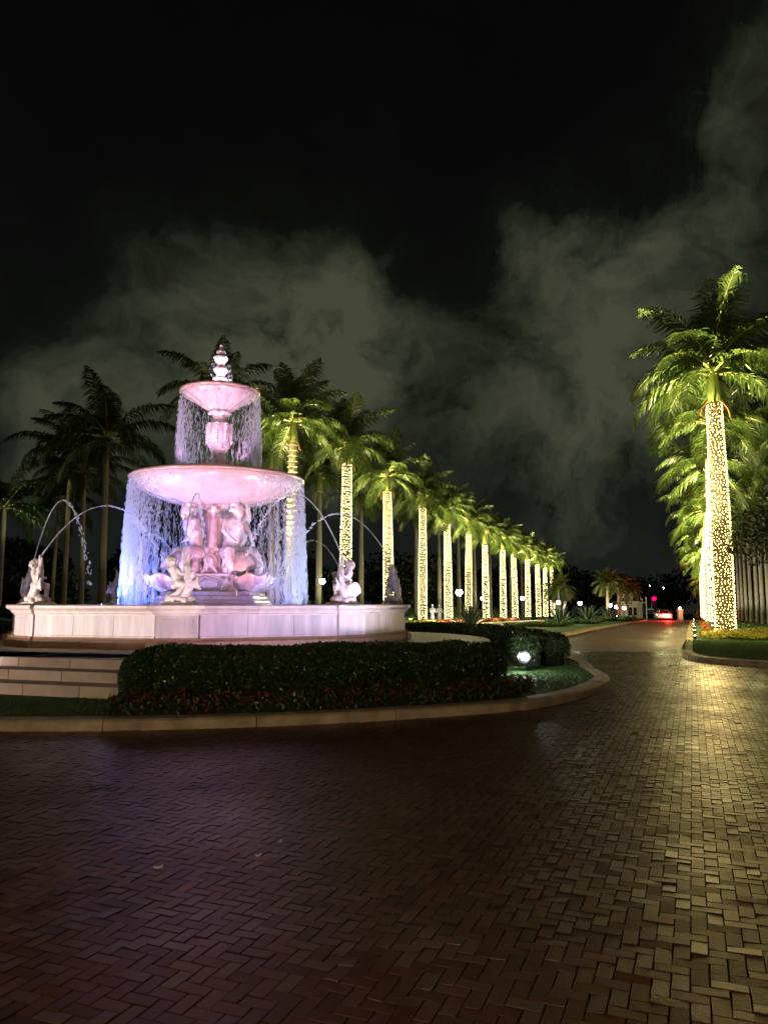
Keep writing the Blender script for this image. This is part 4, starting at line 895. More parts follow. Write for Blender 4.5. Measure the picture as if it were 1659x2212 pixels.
# dark coconut palms on the left
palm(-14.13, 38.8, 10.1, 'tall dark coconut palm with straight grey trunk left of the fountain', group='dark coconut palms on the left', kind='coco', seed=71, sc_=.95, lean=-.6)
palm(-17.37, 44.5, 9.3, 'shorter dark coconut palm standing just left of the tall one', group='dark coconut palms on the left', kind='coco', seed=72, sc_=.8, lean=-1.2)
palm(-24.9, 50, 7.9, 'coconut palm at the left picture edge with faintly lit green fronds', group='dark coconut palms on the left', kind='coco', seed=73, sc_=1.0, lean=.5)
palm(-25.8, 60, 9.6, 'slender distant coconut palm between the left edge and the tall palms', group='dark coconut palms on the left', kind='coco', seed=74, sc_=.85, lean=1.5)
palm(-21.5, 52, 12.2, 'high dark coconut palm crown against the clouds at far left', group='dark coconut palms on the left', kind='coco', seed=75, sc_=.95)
for x, y, e in [(-14.13, 38.8, 420), (-17.37, 44.5, 420), (-25.8, 60, 260), (-21.5, 52, 200)]: lamp('coconut_flood', 'SPOT', (x+1.0, y-1.6, .3), e, (1,.88,.6), (x, y, 9), 40, .9, .1)
lamp('coconut_flood', 'SPOT', (-22.6, 47.5, .3), 4200, (.95,1,.5), (-22.9, 50, 9.0), 46, .9, .1)

# ------------------------------------------------------------------ leaf clouds
def leaf_cloud(P, nrm, size, n_aspect=1.7, jit=.9, seed=0):
    r = np.random.default_rng(seed); n = len(P); d = nrm+r.normal(0, jit, (n, 3)); d /= np.linalg.norm(d, axis=1)[:,None]; t = np.cross(d, r.normal(0, 1, (n, 3))); t /= np.linalg.norm(t, axis=1)[:,None]; u = np.cross(d, t)
    s = size*r.uniform(.6, 1.3, n)[:,None]; a = t*s*n_aspect/2; b_ = u*s/2
    V = np.stack([P-a, P+b_*.9+d*s*.1, P+a, P-b_*.9+d*s*.1], 1).reshape(-1, 3); return V, np.arange(4*n).reshape(-1, 4)
def hedge(name, path, width, z0, h, label, n, size=.05, mtl=None, cat='hedge', taper=.25, bodym=None, seed=0, kind=None, group=None, rough=.03):
    mtl = mtl or M_hedge; P = [Vector((*p, 0)) for p in path]; acc = [0]
    for i in range(1, len(P)): acc.append(acc[-1]+(P[i]-P[i-1]).length)
    T = acc[-1]; A = np.array(acc); PX = np.array([p.x for p in P]); PY = np.array([p.y for p in P]); hw = width/2
    def pos(s): return np.interp(s, A, PX), np.interp(s, A, PY)
    def frame(s):
        x0, y0 = pos(s-.05); x1, y1 = pos(s+.05); tx, ty = x1-x0, y1-y0; l = np.hypot(tx, ty)+1e-9; return tx/l, ty/l
    # cross-section as superellipse half; ends rounded in plan
    def endk(s): e = np.minimum(s, T-s); return np.sqrt(np.clip(1-(1-np.clip(e/hw, 0, 1))**2.6, .02, 1))
    def surf(s, v, infl=0.0):                     # v in 0..1 around from outer foot over the top to inner foot
        a = np.pi*v; ca, sa = np.cos(a), np.sin(a); q = .22; o = np.sign(ca)*np.abs(ca)**(.28)*hw; z = np.abs(sa)**(.28)*h
        k = endk(s); tx, ty = frame(s); x, y = pos(s); o = o*k; nx, ny = ty, -tx; zz = z0+z*(.55+.45*k)
        N_ = np.stack([nx*ca, ny*ca, sa], -1); Pp = np.stack([x+nx*o, y+ny*o, zz+gzv(y)], -1); return Pp+N_*infl, N_
    gzv = np.vectorize(gz)
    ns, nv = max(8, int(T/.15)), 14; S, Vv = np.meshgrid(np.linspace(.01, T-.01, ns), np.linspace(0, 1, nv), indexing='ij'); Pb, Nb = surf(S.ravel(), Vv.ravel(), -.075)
    idx = np.arange(ns*nv).reshape(ns, nv); Fb = np.stack([idx[:-1,:-1], idx[1:,:-1], idx[1:,1:], idx[:-1,1:]], -1).reshape(-1, 4)
    r = np.random.default_rng(seed+5); s = r.uniform(.0, T, n); q_ = r.random(n); s = np.where(q_ < .04, hw*r.random(n)**3, np.where(q_ > .96, T-hw*r.random(n)**3, s)); per = np.array([h, width, h]); c = np.cumsum(per)/per.sum(); u = r.random(n)
    v = np.where(u < c[0], r.uniform(0, .27, n), np.where(u < c[1], r.uniform(.27, .73, n), r.uniform(.73, 1, n)))
    lump = np.sin(s*5.1+v*9)*.012+np.sin(s*2.3)*.018; Pp, Nn = surf(s, v, 0); Pp = Pp+Nn*(lump+r.normal(0, rough, n))[:,None]
    txx, tyy = frame(s); sg = np.where(s < hw*.8, -1.0, np.where(s > T-hw*.8, 1.0, 0.0)); Nn = Nn+np.stack([txx*sg, tyy*sg, 0*sg], -1)*1.3; Pp = Pp+np.stack([txx*sg, tyy*sg, 0*sg], -1)*.04
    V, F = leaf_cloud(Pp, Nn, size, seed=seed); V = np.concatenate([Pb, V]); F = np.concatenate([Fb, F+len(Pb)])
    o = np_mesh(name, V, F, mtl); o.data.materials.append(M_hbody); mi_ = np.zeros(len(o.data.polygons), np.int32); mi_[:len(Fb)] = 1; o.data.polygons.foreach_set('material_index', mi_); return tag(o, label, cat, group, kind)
arc = lambda t0, t1, r, n=30: [pol(t0+(t1-t0)*i/n, r)[:2] for i in range(n+1)]
h1 = [pol(t, island_R(t)-1.38+(.05 if t > 30 else 0))[:2] for t in np.linspace(5.2, 38.6, 40)]
hedge('clipped_hedge', h1, 1.25, .12, .82, 'long dark clipped hedge curving round the front of the fountain island', 68000, .029, seed=1, rough=.018)
h2 = smooth_path([(3.72,18.3),(3.85,20.2),(3.85,23),(3.5,26.2),(2.6,29.4),(1.1,31.6)])
hedge('clipped_hedge', h2, 1.35, .12, .70, 'dark clipped hedge behind the white garden flood lamp', 48000, .04, seed=2, rough=.02)
h3 = [pol(t, 10.1)[:2] for t in np.linspace(-152, -52, 40)]
hedge('clipped_hedge', h3, 1.1, .12, .85, 'dark clipped hedge behind the left side of the fountain', 12000, .06, seed=3)
# red flowering border at the foot of the front hedge
h4 = [pol(t, island_R(t)-.56)[:2] for t in np.linspace(5.5, 38.4, 40)]
hedge('flower_border', h4, .50, .10, .26, 'low border of dark red flowers along the foot of the front hedge', 2800, .042, M_ixora, 'flower border', seed=4, rough=.05)
hedge('border_foliage', h4, .46, .10, .22, 'dark leaves of the red flowering border', 9000, .045, M_hedge, 'flower border', seed=6, rough=.05)
# soil beds and groundcover round the palm rows
def bed(name, pts, z0, h, label, n, size, mtl, cat='flower bed', seed=0):
    xs, ys = zip(*pts); r = np.random.default_rng(seed); x = r.uniform(min(xs), max(xs), n*3); y = r.uniform(min(ys), max(ys), n*3); k = in_poly(x, y, pts); x, y = x[k][:n], y[k][:n]
    z = z0+np.vectorize(gz)(y)+h*(.35+.65*r.random(len(x)))*(.75+.25*np.sin(x*3.1+y*1.7)*np.sin(y*2.3)); P = np.stack([x, y, z], -1); N_ = np.tile([0, -.2, 1.0], (len(x), 1)); V, F = leaf_cloud(P, N_, size, seed=seed, jit=.7)
    return tag(np_mesh(name, V, F, mtl), label, cat, kind='stuff')
def strip(l0, l1, y0, y1, n=8): return [(.398*y+l0, y) for y in np.linspace(y0, y1, n)]+[(.398*y+l1, y) for y in np.linspace(y1, y0, n)]
bed('groundcover', [(13.0,31.3),(16.2,30.2),(22,29.6),(26,31),(27,34),(20,35.5),(16,36),(13.6,33.8)], .12, .42, 'bright yellow green groundcover round the foot of the nearest right palm', 26000, .075, M_gold, 'ground cover', 1)
bed('groundcover', [(16,29.9),(27,28.6),(30,31),(22,30.6)], .12, .30, 'darker green groundcover edging the yellow bed on the right', 9000, .075, M_green, 'ground cover', 2)
bed('flower_bed', strip(.45, 1.0, 34.5, 66), .12, .32, 'narrow strip of orange flowers along the right palm row', 14000, .075, M_orange, seed=3)
bed('groundcover', strip(1.0, 3.4, 36, 90), .12, .34, 'green groundcover under the right palm row', 16000, .12, M_green, 'ground cover', 4)
bed('flower_bed', [(22,38.5),(31,38),(31,39.6),(23,40)], .12, .4, 'orange flowers behind the yellow bed on the right', 5000, .09, M_orange, seed=12)
bed('flower_bed', strip(-21.6, -20.0, 62, 90), .12, .40, 'orange red flowers round the feet of the left palm row', 12000, .12, M_orange, seed=5)
bed('groundcover', strip(-22.5, -20.0, 42, 62), .12, .38, 'yellow green groundcover under the nearer palms of the left row', 12000, .10, M_gold, 'ground cover', 6)
bed('groundcover', strip(-24.5, -22.3, 50, 110), .12, .75, 'green shrubs between the two palm rows on the left', 16000, .16, M_green, 'ground cover', 7)
bed('groundcover', strip(-12.3, -8.6, 50, 56), .12, .30, 'dark low plants round the second agave on the median', 5000, .12, M_green, 'ground cover', 8)
bed('groundcover', strip(-12.3, -8.2, 64, 72), .12, .35, 'dark low plants round the third agave on the median', 5000, .14, M_green, 'ground cover', 9)
bed('groundcover', strip(-11.5, -7.0, 82, 96), .12, .5, 'low planting at the far end of the median', 6000, .18, M_green, 'ground cover', 10)
hedge('clipped_hedge', [(-40,47.5),(-30,47),(-22,47),(-15,47.5),(-10,48.5)], 1.0, .1, 1.25, 'long low hedge in the dark garden at far left', 12000, .09, M_green, seed=8)
hedge('clipped_hedge', [(.398*y-26.5, y) for y in (50, 70, 90, 110)], 1.2, .1, 1.3, 'low hedge running behind the left palm rows', 12000, .14, M_green, seed=9)
hedge('clipped_hedge', [(42.5,106),(46,107),(52,108)], 1.4, .1, 1.3, 'low hedge beside the lit gate pillar at the end of the drive', 4000, .14, M_green, seed=10)
hedge('clipped_hedge', [(.398*y+7.2, y) for y in (48, 60, 75, 95)], 1.4, .1, 1.0, 'dark hedge at the feet of the bare trunks on the right', 9000, .13, M_green, seed=11)

def agave(x, y, s, label, n=26, seed=0):
    z0 = gz(y)+.12; r = random.Random(seed); p = tag(empty('agave', (x, y, z0)), label, 'agave plant', 'spiky agaves on the median')
    for v in range(3):
        pass
    for k in range(n):
        a = k*2.4; e = R(20+65*(k/n)); L = s*r.uniform(.8, 1.1)
        link('leaf', AG[k % 3], p, (.06*math.cos(a), .06*math.sin(a), .02), (0, -e, a), (L,)*3)
def aleaf(bend):
    b = MB(); m = 6; vs = []; fs = []
    for j in range(m+1):
        t = j/m; w = .085*math.sin(math.pi*(.22+.78*t))**.8*(1 if j < m else .05); z = -bend*t*t
        vs += [(t, -w, z+.02), (t, 0, z-.012*(1-t)), (t, w, z+.02), (t, 0, z+.012*(1-t))]
    for j in range(m):
        for i in range(4): k = (i+1) % 4; fs.append((4*j+i, 4*j+k, 4*j+4+k, 4*j+4+i))
    fs += [(3,2,1,0), (4*m,4*m+1,4*m+2,4*m+3)]; return get(b.add(vs, fs).build('leaf', M_agave, smooth=True))
AG = [aleaf(q) for q in (-.05, .08, .18)]
agave(5.0, 45, 1.55, 'large dark agave at the near end of the median, behind the hedge', seed=1)
agave(13.6, 60, 1.6, 'second agave on the median in a ring of low plants', seed=2)
agave(19.8, 75, 1.8, 'third agave on the median farther down the drive', seed=3)
agave(26.5, 92, 1.7, 'small far agave on the median near the lamps', n=20, seed=4)

# broadleaf trees
def tree(x, y, h, r, label, z1=None, group=None, n=2600, size=.34, seed=0, m_=None, sx=1.0):
    z0 = gz(y); rr = np.random.default_rng(seed); p = tag(empty('broadleaf_tree', (x, y, z0)), label, 'tree', group); z1 = z1 if z1 is not None else h*.3
    b = MB(); b.tube([(0,0,-.1),(.05,0,z1*.6),(0,.05,z1),(.1,0,h*.6)], [r*.08,r*.06,r*.05,r*.02], 8)
    for k in range(5): a = k*1.26; b.tube([(0,0,z1*.8),(r*.35*math.cos(a), r*.35*math.sin(a), z1+(h-z1)*.3),(r*.7*math.cos(a), r*.7*math.sin(a), z1+(h-z1)*.55)], [r*.04,r*.025,r*.01], 6)
    b.build('trunk', M_trunk, p, smooth=True)
    C = []; nc = 16
    for k in range(nc): a = rr.uniform(0, 2*math.pi); q = r*math.sqrt(rr.random())*.8; zz = z1+(h-z1)*rr.uniform(.18, .86)*(1-.3*q/r); C.append((q*math.cos(a)*sx, q*math.sin(a), zz, r*rr.uniform(.28,.45)))
    P = []; Nn = []
    for c in C:
        d = rr.normal(0, 1, (n//nc, 3)); d /= np.linalg.norm(d, axis=1)[:,None]; q = rr.uniform(.7, 1.08, len(d))[:,None]; P.append(np.array(c[:3])+d*c[3]*q*np.array([1,1,.75])); Nn.append(d)
    V, F = leaf_cloud(np.concatenate(P), np.concatenate(Nn), size, seed=seed); np_mesh('crown', V, F, m_ or M_dark, p); return p
tree(18.6, 31.5, 8.2, 3.7, 'dark broadleaf tree overlapping the right side of the nearest lit palm', 3.3, n=16000, size=.13, seed=1)
tree(24.5, 37, 8.4, 4.2, 'dark broadleaf tree in front of the bare trunks at right edge', 3.2, n=9000, size=.2, seed=2)
gt = 'dark trees along the far end of the drive'
for i, (x, y, h, r, lb) in enumerate([(22.5,128,9.5,5.5,'round dark tree left of the far lamps, beyond the palm row'),(28.5,132,8.5,5,'dark tree beyond the small lit palm at the drive end'),(33,138,9.0,5,'dark tree above the gatehouse roof'),
        (39,142,7.6,5,'dark tree behind the gatehouse on its right'),(45,140,7.4,5,'dark tree behind the red traffic light'),(51,136,8.2,6,'dark tree beyond the gate pillar'),(57,125,9.4,6,'dark tree behind the lit gate pillar, beside the right palms'),(17,135,9,6,'dark tree seen between the last lit palms of the left row')]):
    tree(x, y, h+1.0, r, lb, 1.6, gt, 2600, .42, 20+i)
gt2 = 'dark trees behind the left palms'
for i, (x, y, h, r, lb) in enumerate([(-34,72,9.5,6,'dark tree mass at the left picture edge'),(-24,76,8.5,6,'dark tree behind the tall coconut palm'),(-15.5,80,9.0,6,'dark tree behind the blue side of the water curtain'),(-7,84,8.6,6,'dark tree straight behind the fountain pedestal'),(1,92,9,6,'dark tree behind the first lit palm of the left row'),(8,104,9,6.5,'dark tree behind the middle of the left palm row'),(-44,80,10,7,'dark tree beyond the parked car'),(-29,64,7.4,4.5,'lower dark tree behind the leftmost coconut palm')]):
    tree(x, y, h, r, lb, 1.2, gt2, 2800, .42, 40+i)
# small multi-stem tree lit near the far lamps
p = tag(empty('multi_stem_tree', (24.6, 108, gz(108)+.1)), 'small tree with several pale lit stems beside a far lamp', 'tree')
b = MB()
for k in range(5): a = k*1.3; b.tube([(0.1*math.cos(a),.1*math.sin(a),0),(.35*math.cos(a),.35*math.sin(a),1.2),(.9*math.cos(a),.9*math.sin(a),2.6)], [.10,.08,.04], 6)
b.build('stem', M_white, p, smooth=True)
rr = np.random.default_rng(9); d = rr.normal(0, 1, (900, 3)); d /= np.linalg.norm(d, axis=1)[:,None]; V, F = leaf_cloud(np.array([0,0,3.4])+d*np.array([1.7,1.7,1.0]), d, .3, seed=9); np_mesh('crown', V, F, M_dark, p)
lamp('stem_flood', 'SPOT', (23.9, 106, gz(106)+.3), 500, (.9,1,.7), (24.6,108,1.5), 60, .8, .1)

# ------------------------------------------------------------------ lamps, buildings, car, small things
M_globe = emat('lamp_globe', (1,.96,.86), 60, 'NONE')
def lamp_post(x, y, zt, label, power=60, cat='street lamp', r=.17, col=(1,.95,.82)):
    z0 = gz(y)+.1; h = zt-z0; p = tag(empty('street_lamp', (x, y, z0)), label, cat, 'globe lamps on posts'); power *= 2.5
    b = MB(); b.lathe([(.14,0),(.14,.08),(.09,.12),(.06,.3),(.045,.35),(.04,h-.3),(.07,h-.26),(.07,h-.18)], 12); b.build('post', M_steel, p, smooth=True)
    b = MB(); b.ball((0,0,h), r, 16, 10); b.build('globe', M_globe, p, smooth=True)
    b = MB(); b.lathe([(r*.75,h+r*.78),(r*.5,h+r*1.05),(.02,h+r*1.45)], 12); b.build('cap', M_steel, p, smooth=True)
    lamp('lamp_glow', 'POINT', (0,0,h-r*1.5), power, col, radius=.1, parent=p)
lamp_post(-4.0, 50, 3.01, 'warm lantern shining beside the clam shell statue', 110, r=.19)
lamp_post(6.03, 62, 2.45, 'bright white globe lamp above the big agave', 420, r=.26, col=(.9,.97,1))
lamp_post(10.8, 85, 2.1, 'small globe lamp between the fifth and sixth lit palms', 60)
lamp_post(16.06, 90, 2.13, 'globe lamp between two lit trunks near the middle of the left row', 90, r=.21)
lamp_post(22.5, 100, 1.65, 'globe lamp just right of the last lit palm of the left row', 90, r=.23)
lamp_post(26.57, 105, 1.58, 'globe lamp beside the multi stemmed pale tree', 140, r=.26)
lamp_post(31.5, 108, 1.3, 'globe lamp in front of the far lit palm trunk', 110, r=.25)
lamp_post(33.6, 112, 1.05, 'globe lamp left of the gatehouse', 110, r=.25)
lamp_post(35.6, 115, .85, 'globe lamp nearest the gatehouse wall', 90, r=.23)
# assumed, unseen street lamps behind the camera, whose warm light falls on hedge, kerb and pavers
for x, y, pw in [(-9.5,-8,2800),(5.5,-11,1900)]:
    lamp_post(x, y, 4.6, 'assumed street lamp behind the camera on the %s side' % ('left' if x < 0 else 'right'), pw, r=.2, col=(1,.72,.42))
def flood(x, y, z, tgt, label, r=.12, e=22, col=(1,1,1), stalk=True):
    p = tag(empty('flood_lamp', (x, y, z)), label, 'flood lamp', 'flood lamps in the gardens'); d = Vector(tgt)-Vector((x, y, z)); q = d.to_track_quat('-Z', 'Y').to_euler()
    b = MB(); b.lathe([(.03,.16),(r*.75,.10),(r*1.08,-.02),(r*1.12,-.06),(r*1.02,-.06)], 20); o = b.build('housing', M_steel, p, smooth=True); o.rotation_euler = q
    b = MB(); b.lathe([(r,-.045),(r*.8,-.058),(.01,-.064)], 20); o = b.build('lens', emat('flood_lens', col, e), p, smooth=True); o.rotation_euler = q
    b = MB(); b.tube([(0,0,-z+gz(y)+.10),(0,0,-.10)], .018, 8); b.box((0,0,-.1), (.2,.03,.03)); b.build('bracket', M_steel, p)
flood(3.08, 17.15, .42, (1.3, 12.0, 1.0), 'blinding white flood lamp on the lawn between the two dark hedges', .13, 60)
lamp('garden_flood_or_fill', 'POINT', (2.95, 16.6, .50), 48, (.92,1,.97), radius=.05)
lamp('garden_flood_or_fill', 'SPOT', (3.0, 17.4, .42), 60, (.9,1,.95), (2.6, 24, .5), 100, .8, radius=.06)
for (x, y, lb) in [(-12.9,12.3,'assumed flood lamp lighting the fountain from outside the left frame edge'),(-1.75,13.0,'assumed flood lamp behind the front hedge lighting the basin wall')]:
    flood(x, y, .44, (CX, CY, 2.4), lb, .10, 10)  # unseen fixtures, assumed for the light on wall and statues
flood(31.2, 104, -.3, (30.5, 96, -.2), 'white ground flood lamp glaring among the far plants', .34, 30)
flood(34.0, 106, -.35, (33.2, 96, -.2), 'smaller ground flood lamp near the gatehouse', .24, 22)
flood(28.9, 104, -.4, (28.5, 96, -.3), 'narrow ground lamp left of the far glaring lamp', .16, 22)
# small lights hanging far away above the trees
for i, (x, y, z, lb, r) in enumerate([(64.2,190,5.7,'leftmost bright far light above the red signal',.42),(65.4,190,5.7,'second far light above the red signal',.25),(67.0,190,5.7,'third far light above the red signal',.2),(68.4,190,5.2,'rightmost lower far light above the red signal',.36),(-10.2,70,9.6,'tiny turquoise light beside the water under the upper bowl',.09)]):
    p = tag(empty('distant_lamp', (x, y, z)), lb, 'far lamp'); b = MB(); b.ball((0,0,0), r, 10, 7); b.build('bulb', M_globe if i < 4 else emat('turquoise_light', (.2,1,.75), 4, 'NONE'), p, smooth=True)
    b = MB(); b.tube([(0,0,-z+gz(y)),(0,0,-r*.9)], .06, 6); b.build('post', M_steel, p)

# gatehouse
M_gh = mat('gatehouse_wall', (.42,.38,.27), (.36,.32,.22), 2, .8)
g = tag(empty('gatehouse', (40.1, 126, gz(126)+.1)), 'small flat roofed gatehouse with columns at the end of the drive', 'gatehouse')
b = MB(); b.box((0,1.6,1.2), (3.6,2.6,2.4)); b.build('wall', M_gh, g); b = MB(); b.box((0,1.4,2.55), (4.7,4.0,.2)); b.box((0,1.4,2.72), (4.3,3.6,.14)); b.build('roof', M_gh, g, bevel=.02)
for k in range(6): b = MB(); stack(b, (-1.85+.74*k, .2), 0, .09, .09, [(.04,0),(.04,.12),(0,.16),(0,2.25),(.04,2.3),(.04,2.43)]); b.build('column', M_gh, g)
f = MB(); f.box((.2,.27,1.15), (1.7,.05,1.35)); wn = f.build('window', mat('dark_glass', (.02,.015,.01), rough=.1), g)
b = MB(); [b.box((.2+s*.86,.24,1.15), (.06,.06,1.45)) for s in (-1, 1)]; b.box((.2,.24,1.86), (1.78,.06,.06)); b.box((.2,.24,.44), (1.78,.06,.06)); b.build('frame', M_white, wn)
lamp('gatehouse_glow', 'POINT', (39.2, 123.4, 1.6), 160, (1,.86,.55), radius=.2)
# gate pillar with lantern
g = tag(empty('gate_pillar', (39.9, 104.6, gz(104.6)+.1)), 'peach lit stone gate pillar with lantern and dark emblem on the right of the drive', 'gate pillar')
b = MB(); stack(b, (0, 0), 0, .30, .30, [(.05,0),(.05,.14),(0,.18),(0,1.22),(.06,1.28),(.06,1.38),(-.12,1.44)]); b.build('pillar', mat('peach_stone', (.60,.38,.24), (.52,.32,.2), 3, .7), g, bevel=.01)
b = MB(); b.tube([(-.12,-.31,.85),(-.04,-.31,.74),(.06,-.31,.80),(.15,-.31,.90)], [.025,.04,.04,.02], 6); b.build('emblem', M_steel, g)
b = MB(); b.ball((0,0,1.60), .13, 12, 8); b.build('lantern_globe', M_globe, g, smooth=True); b = MB(); b.lathe([(.05,1.42),(.05,1.5)], 8); b.lathe([(.14,1.70),(.05,1.85),(.015,2.0)], 8); b.build('lantern_cap', M_steel, g)
lamp('pillar_glow', 'POINT', (39.6, 103.5, gz(104)+1.1), 50, (1,.7,.45), radius=.1)
# barrier post, traffic light
g = tag(empty('barrier_post', (36.9, 109, gz(109)+.0)), 'thin white barrier post left of the red signal', 'post')
b = MB(); b.tube([(0,0,0),(0,0,3.3)], .07, 8); b.build('pole', M_white, g); b = MB(); b.box((.45,0,1.55), (1.0,.06,.12)); b.build('arm', M_white, g)
g = tag(empty('traffic_light', (39.0, 112, gz(112)+.0)), 'traffic light showing a large glaring red lamp above the car', 'traffic light')
b = MB(); b.tube([(0,.2,0),(0,.2,2.35)], .07, 8); b.build('pole', M_steel, g); b = MB(); b.box((0,0,2.55), (.75,.3,1.6)); b.build('housing', M_steel, g, bevel=.03)
M_red = emat('red_signal', (1,.0,.006), 110); M_tail = emat('tail_lamp', (1,.004,.01), 90)
for k, zz in enumerate((3.08, 2.55, 2.02)):
    b = MB(); b.lathe([(.27,0),(.22,.05),(.01,.09)], 20); o = b.build('signal_lens', M_red if k == 0 else M_steel, g, smooth=True); o.location = (0,-.152,zz); o.rotation_euler = (R(90),0,0)
    b = MB(); b.lathe([(.265,0),(.265,.22),(.25,.22),(.25,0)], 20, caps=False); o = b.build('visor', M_steel, g, smooth=True); o.location = (0,-.15,zz); o.rotation_euler = (R(90),0,0)
lamp('signal_glow', 'POINT', (39.0, 111.45, gz(112)+3.1), 90, (1,.02,.02), radius=.2)
# cars
M_tyre = mat('tyre_rubber', (.015,.015,.015), rough=.8); M_rim_ = mat('alloy_rim', (.45,.45,.46), rough=.3, metal=.8); M_glass = mat('car_glass', (.01,.012,.014), rough=.05, spec=.8)
def car(x, y, z, rz, paint, label, lights=None):
    c = tag(empty('car', (x, y, z), rz), label, 'car'); W_ = .9       # length along x (front +x), width along y
    side = [(-2.25,.35),(-2.3,.62),(-2.22,.88),(-1.95,.98),(-1.55,1.02),(.75,1.0),(1.6,.90),(2.1,.78),(2.28,.60),(2.25,.34)]
    roof = [(-1.95,.97),(-1.25,1.38),(-.6,1.46),(.15,1.44),(.85,1.02)]
    def loft(pts, ws, name, m_, bev):
        n = len(pts); vs = []; k = len(ws)
        for (w, sh) in ws: vs += [((px_*sh[0]), w, (pz_-.34)*sh[1]+.34) for px_, pz_ in pts]
        fs = []
        for j in range(k-1):
            for i in range(n): fs.append((j*n+i, j*n+(i+1)%n, (j+1)*n+(i+1)%n, (j+1)*n+i))
        fs.append(tuple(range(n))); fs.append(tuple((k-1)*n+i for i in reversed(range(n)))); return MB().add(vs, fs).build(name, m_, c, bevel=bev, seg=2, smooth=True)
    loft(side, [(-W_,(.96,.93)),(-W_*.86,(1,1)),(W_*.86,(1,1)),(W_,(.96,.93))], 'body', paint, .02)
    loft(roof, [(-W_*.72,(.97,.97)),(-W_*.84*.8,(1,1.0)),(W_*.84*.8,(1,1.0)),(W_*.72,(.97,.97))], 'cabin', paint, .01)
    for s in (-1, 1):
        for a, b2 in (((-1.55,1.04),(-.35,1.36)), ((-.25,1.04),(.55,1.36))):
            q = [(a[0],a[1]),(b2[0],a[1]),(b2[0]-.12 if a[0] > -1 else b2[0],b2[1]),(a[0]+.38 if a[0] < -1 else a[0],b2[1])]; yy = s*W_*.735; yi = s*W_*.70
            b = MB(); b.add([(u, yy, v) for u, v in q]+[(u, yi, v) for u, v in q], [(0,1,2,3),(7,6,5,4)]+[(i,(i+1)%4,4+(i+1)%4,4+i) for i in range(4)]); b.build('side_window', M_glass, c)
    b = MB(); b.add([(-2.0,-.58,1.0),(-2.0,.58,1.0),(-1.30,.52,1.38),(-1.30,-.52,1.38),(-1.9,-.58,1.0),(-1.9,.58,1.0),(-1.2,.52,1.36),(-1.2,-.52,1.36)], [(0,1,2,3),(7,6,5,4),(0,4,5,1),(1,5,6,2),(2,6,7,3),(3,7,4,0)]); b.build('rear_window', M_glass, c)
    b = MB(); b.add([(.93,-.58,1.02),(.93,.58,1.02),(.22,.52,1.43),(.22,-.52,1.43),(.8,-.58,1.02),(.8,.58,1.02),(.12,.52,1.41),(.12,-.52,1.41)], [(0,1,2,3),(7,6,5,4),(0,4,5,1),(1,5,6,2),(2,6,7,3),(3,7,4,0)]); b.build('windscreen', M_glass, c)
    for sx in (-1.38, 1.38):
        for sy in (-1, 1):
            b = MB(); b.lathe([(.20,-.10),(.30,-.11),(.325,-.07),(.325,.07),(.30,.11),(.20,.10)], 20); w = b.build('wheel', M_tyre, c, smooth=True); w.location = (sx, sy*.82, .325); w.rotation_euler = (R(90),0,0)
            b = MB(); b.lathe([(.02,-.095),(.20,-.105),(.20,.105),(.02,.095)], 12); b.build('rim', M_rim_, w)
    for sy in (-1, 1):
        b = MB(); b.box((-2.26,sy*.66,.74), (.06,.30,.14)); b.build('tail_light', M_tail if lights else mat('unlit_tail_light', (.25,.01,.01), rough=.2), c, bevel=.015)
        b = MB(); b.box((2.2,sy*.62,.66), (.10,.30,.12)); b.build('headlight', M_rim_, c, bevel=.015); b = MB(); b.box((.65,sy*.98,1.0), (.12,.14,.10)); b.build('wing_mirror', paint, c, bevel=.02)
    b = MB(); b.box((-2.31,0,.60), (.03,.46,.12)); b.build('number_plate', M_white, c); b = MB(); b.box((-2.29,0,.40), (.10,1.5,.14)); b.build('bumper', M_steel, c, bevel=.02)
    return c
car(37.2, 103.5, gz(103.5)+.0, R(68.3+8), mat('pale_car_paint', (.60,.60,.58), (.55,.55,.53), 3, .25, coat=1), 'pale car with glowing red tail lights waiting at the end of the drive', True)
lamp('tail_glow', 'POINT', (36.75, 100.6, gz(100.6)+.75), 3000, (1,.03,.02), radius=.3)
car(-20.4, 37.6, .0, R(6), mat('dark_car_paint', (.10,.11,.12), (.12,.13,.14), 3, .3, coat=.6), 'grey car parked in the dark, cut off by the left frame edge')
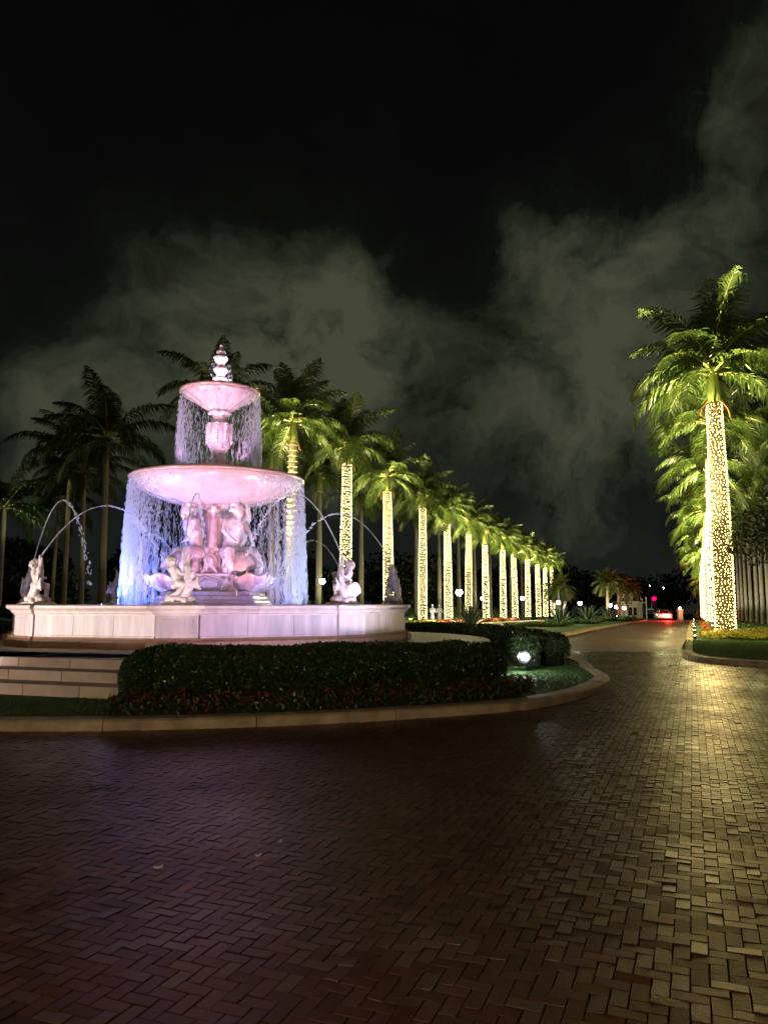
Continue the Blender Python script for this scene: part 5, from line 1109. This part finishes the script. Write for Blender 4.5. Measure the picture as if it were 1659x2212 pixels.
lamp('parking_glow', 'SPOT', (-17.0, 33.2, 2.6), 40, (1,.9,.8), (-19.5, 37.4, .5), 70, .8, .2)
# lit palm and lower palms at the far end
palm(30.0, 104, 4.1, 'short palm with brightly lit trunk among the far lamps', group=None, sc_=.75, seed=81, near=False, shaft=False)
lamp('far_palm_flood', 'SPOT', (29.6, 101, gz(101)+.3), 2600, (1,.78,.5), (30.0,104,2.6), 60, .8, .1)
palm(32.1, 106, 3.6, 'second short palm just right of the lit far palm', sc_=.75, seed=82, near=False, shaft=False)
palm(33.9, 108, 3.1, 'third short palm with drooping crown left of the gatehouse', sc_=.75, seed=83, near=False, shaft=False)
palm(23.4, 104, 3.4, 'short bushy palm right after the last lit palm of the left row', sc_=.8, seed=84, near=False, shaft=False)
palm(41.6, 100, 4.0, 'small palm with one bright frond near the gate pillar', sc_=.75, seed=85, near=False, shaft=False)
lamp('far_palm_flood', 'SPOT', (40.6, 97, gz(98)+.3), 500, (1,.9,.7), (41.6,100,3.6), 50, .8, .1)
# two pale garden figures under the left palms
for k, (x, y, lb) in enumerate([(4.15, 66.5, 'white garden statue with draped robe, left of a pair under the palms'), (4.75, 66.8, 'slimmer grey garden statue, right of a pair under the palms')]):
    b = MB(); s = 1 if k == 0 else .92
    b.capsule((0,0,.35), .20*s, (0,0,.95), .15*s); b.capsule((-.03,0,.95), .14*s, (.02,0,1.25), .17*s); b.capsule((-.18,0,1.28), .07, (.18,0,1.28), .07); b.ball((0,-.02,1.56), (.09,.10,.12))
    b.capsule((.19,0,1.25), .055, (.28,-.05,.95), .045); b.capsule((-.19,0,1.25), .055, (-.22,-.14,.98), .045); b.box((0,0,.1), (.5,.5,.3))
    me = remesh(b, .03, 2, .01, 8); me.materials.append(M_stat if k == 0 else mat('grey_statue', (.35,.35,.34), rough=.7)); o = link('garden_statue', me, None, (x, y, gz(y)+.10)); tag(o, lb, 'statue')
lamp('statue_glow', 'SPOT', (4.2, 63.8, .2), 160, (1,1,.9), (4.4,66.6,.8), 60, .8, .1)
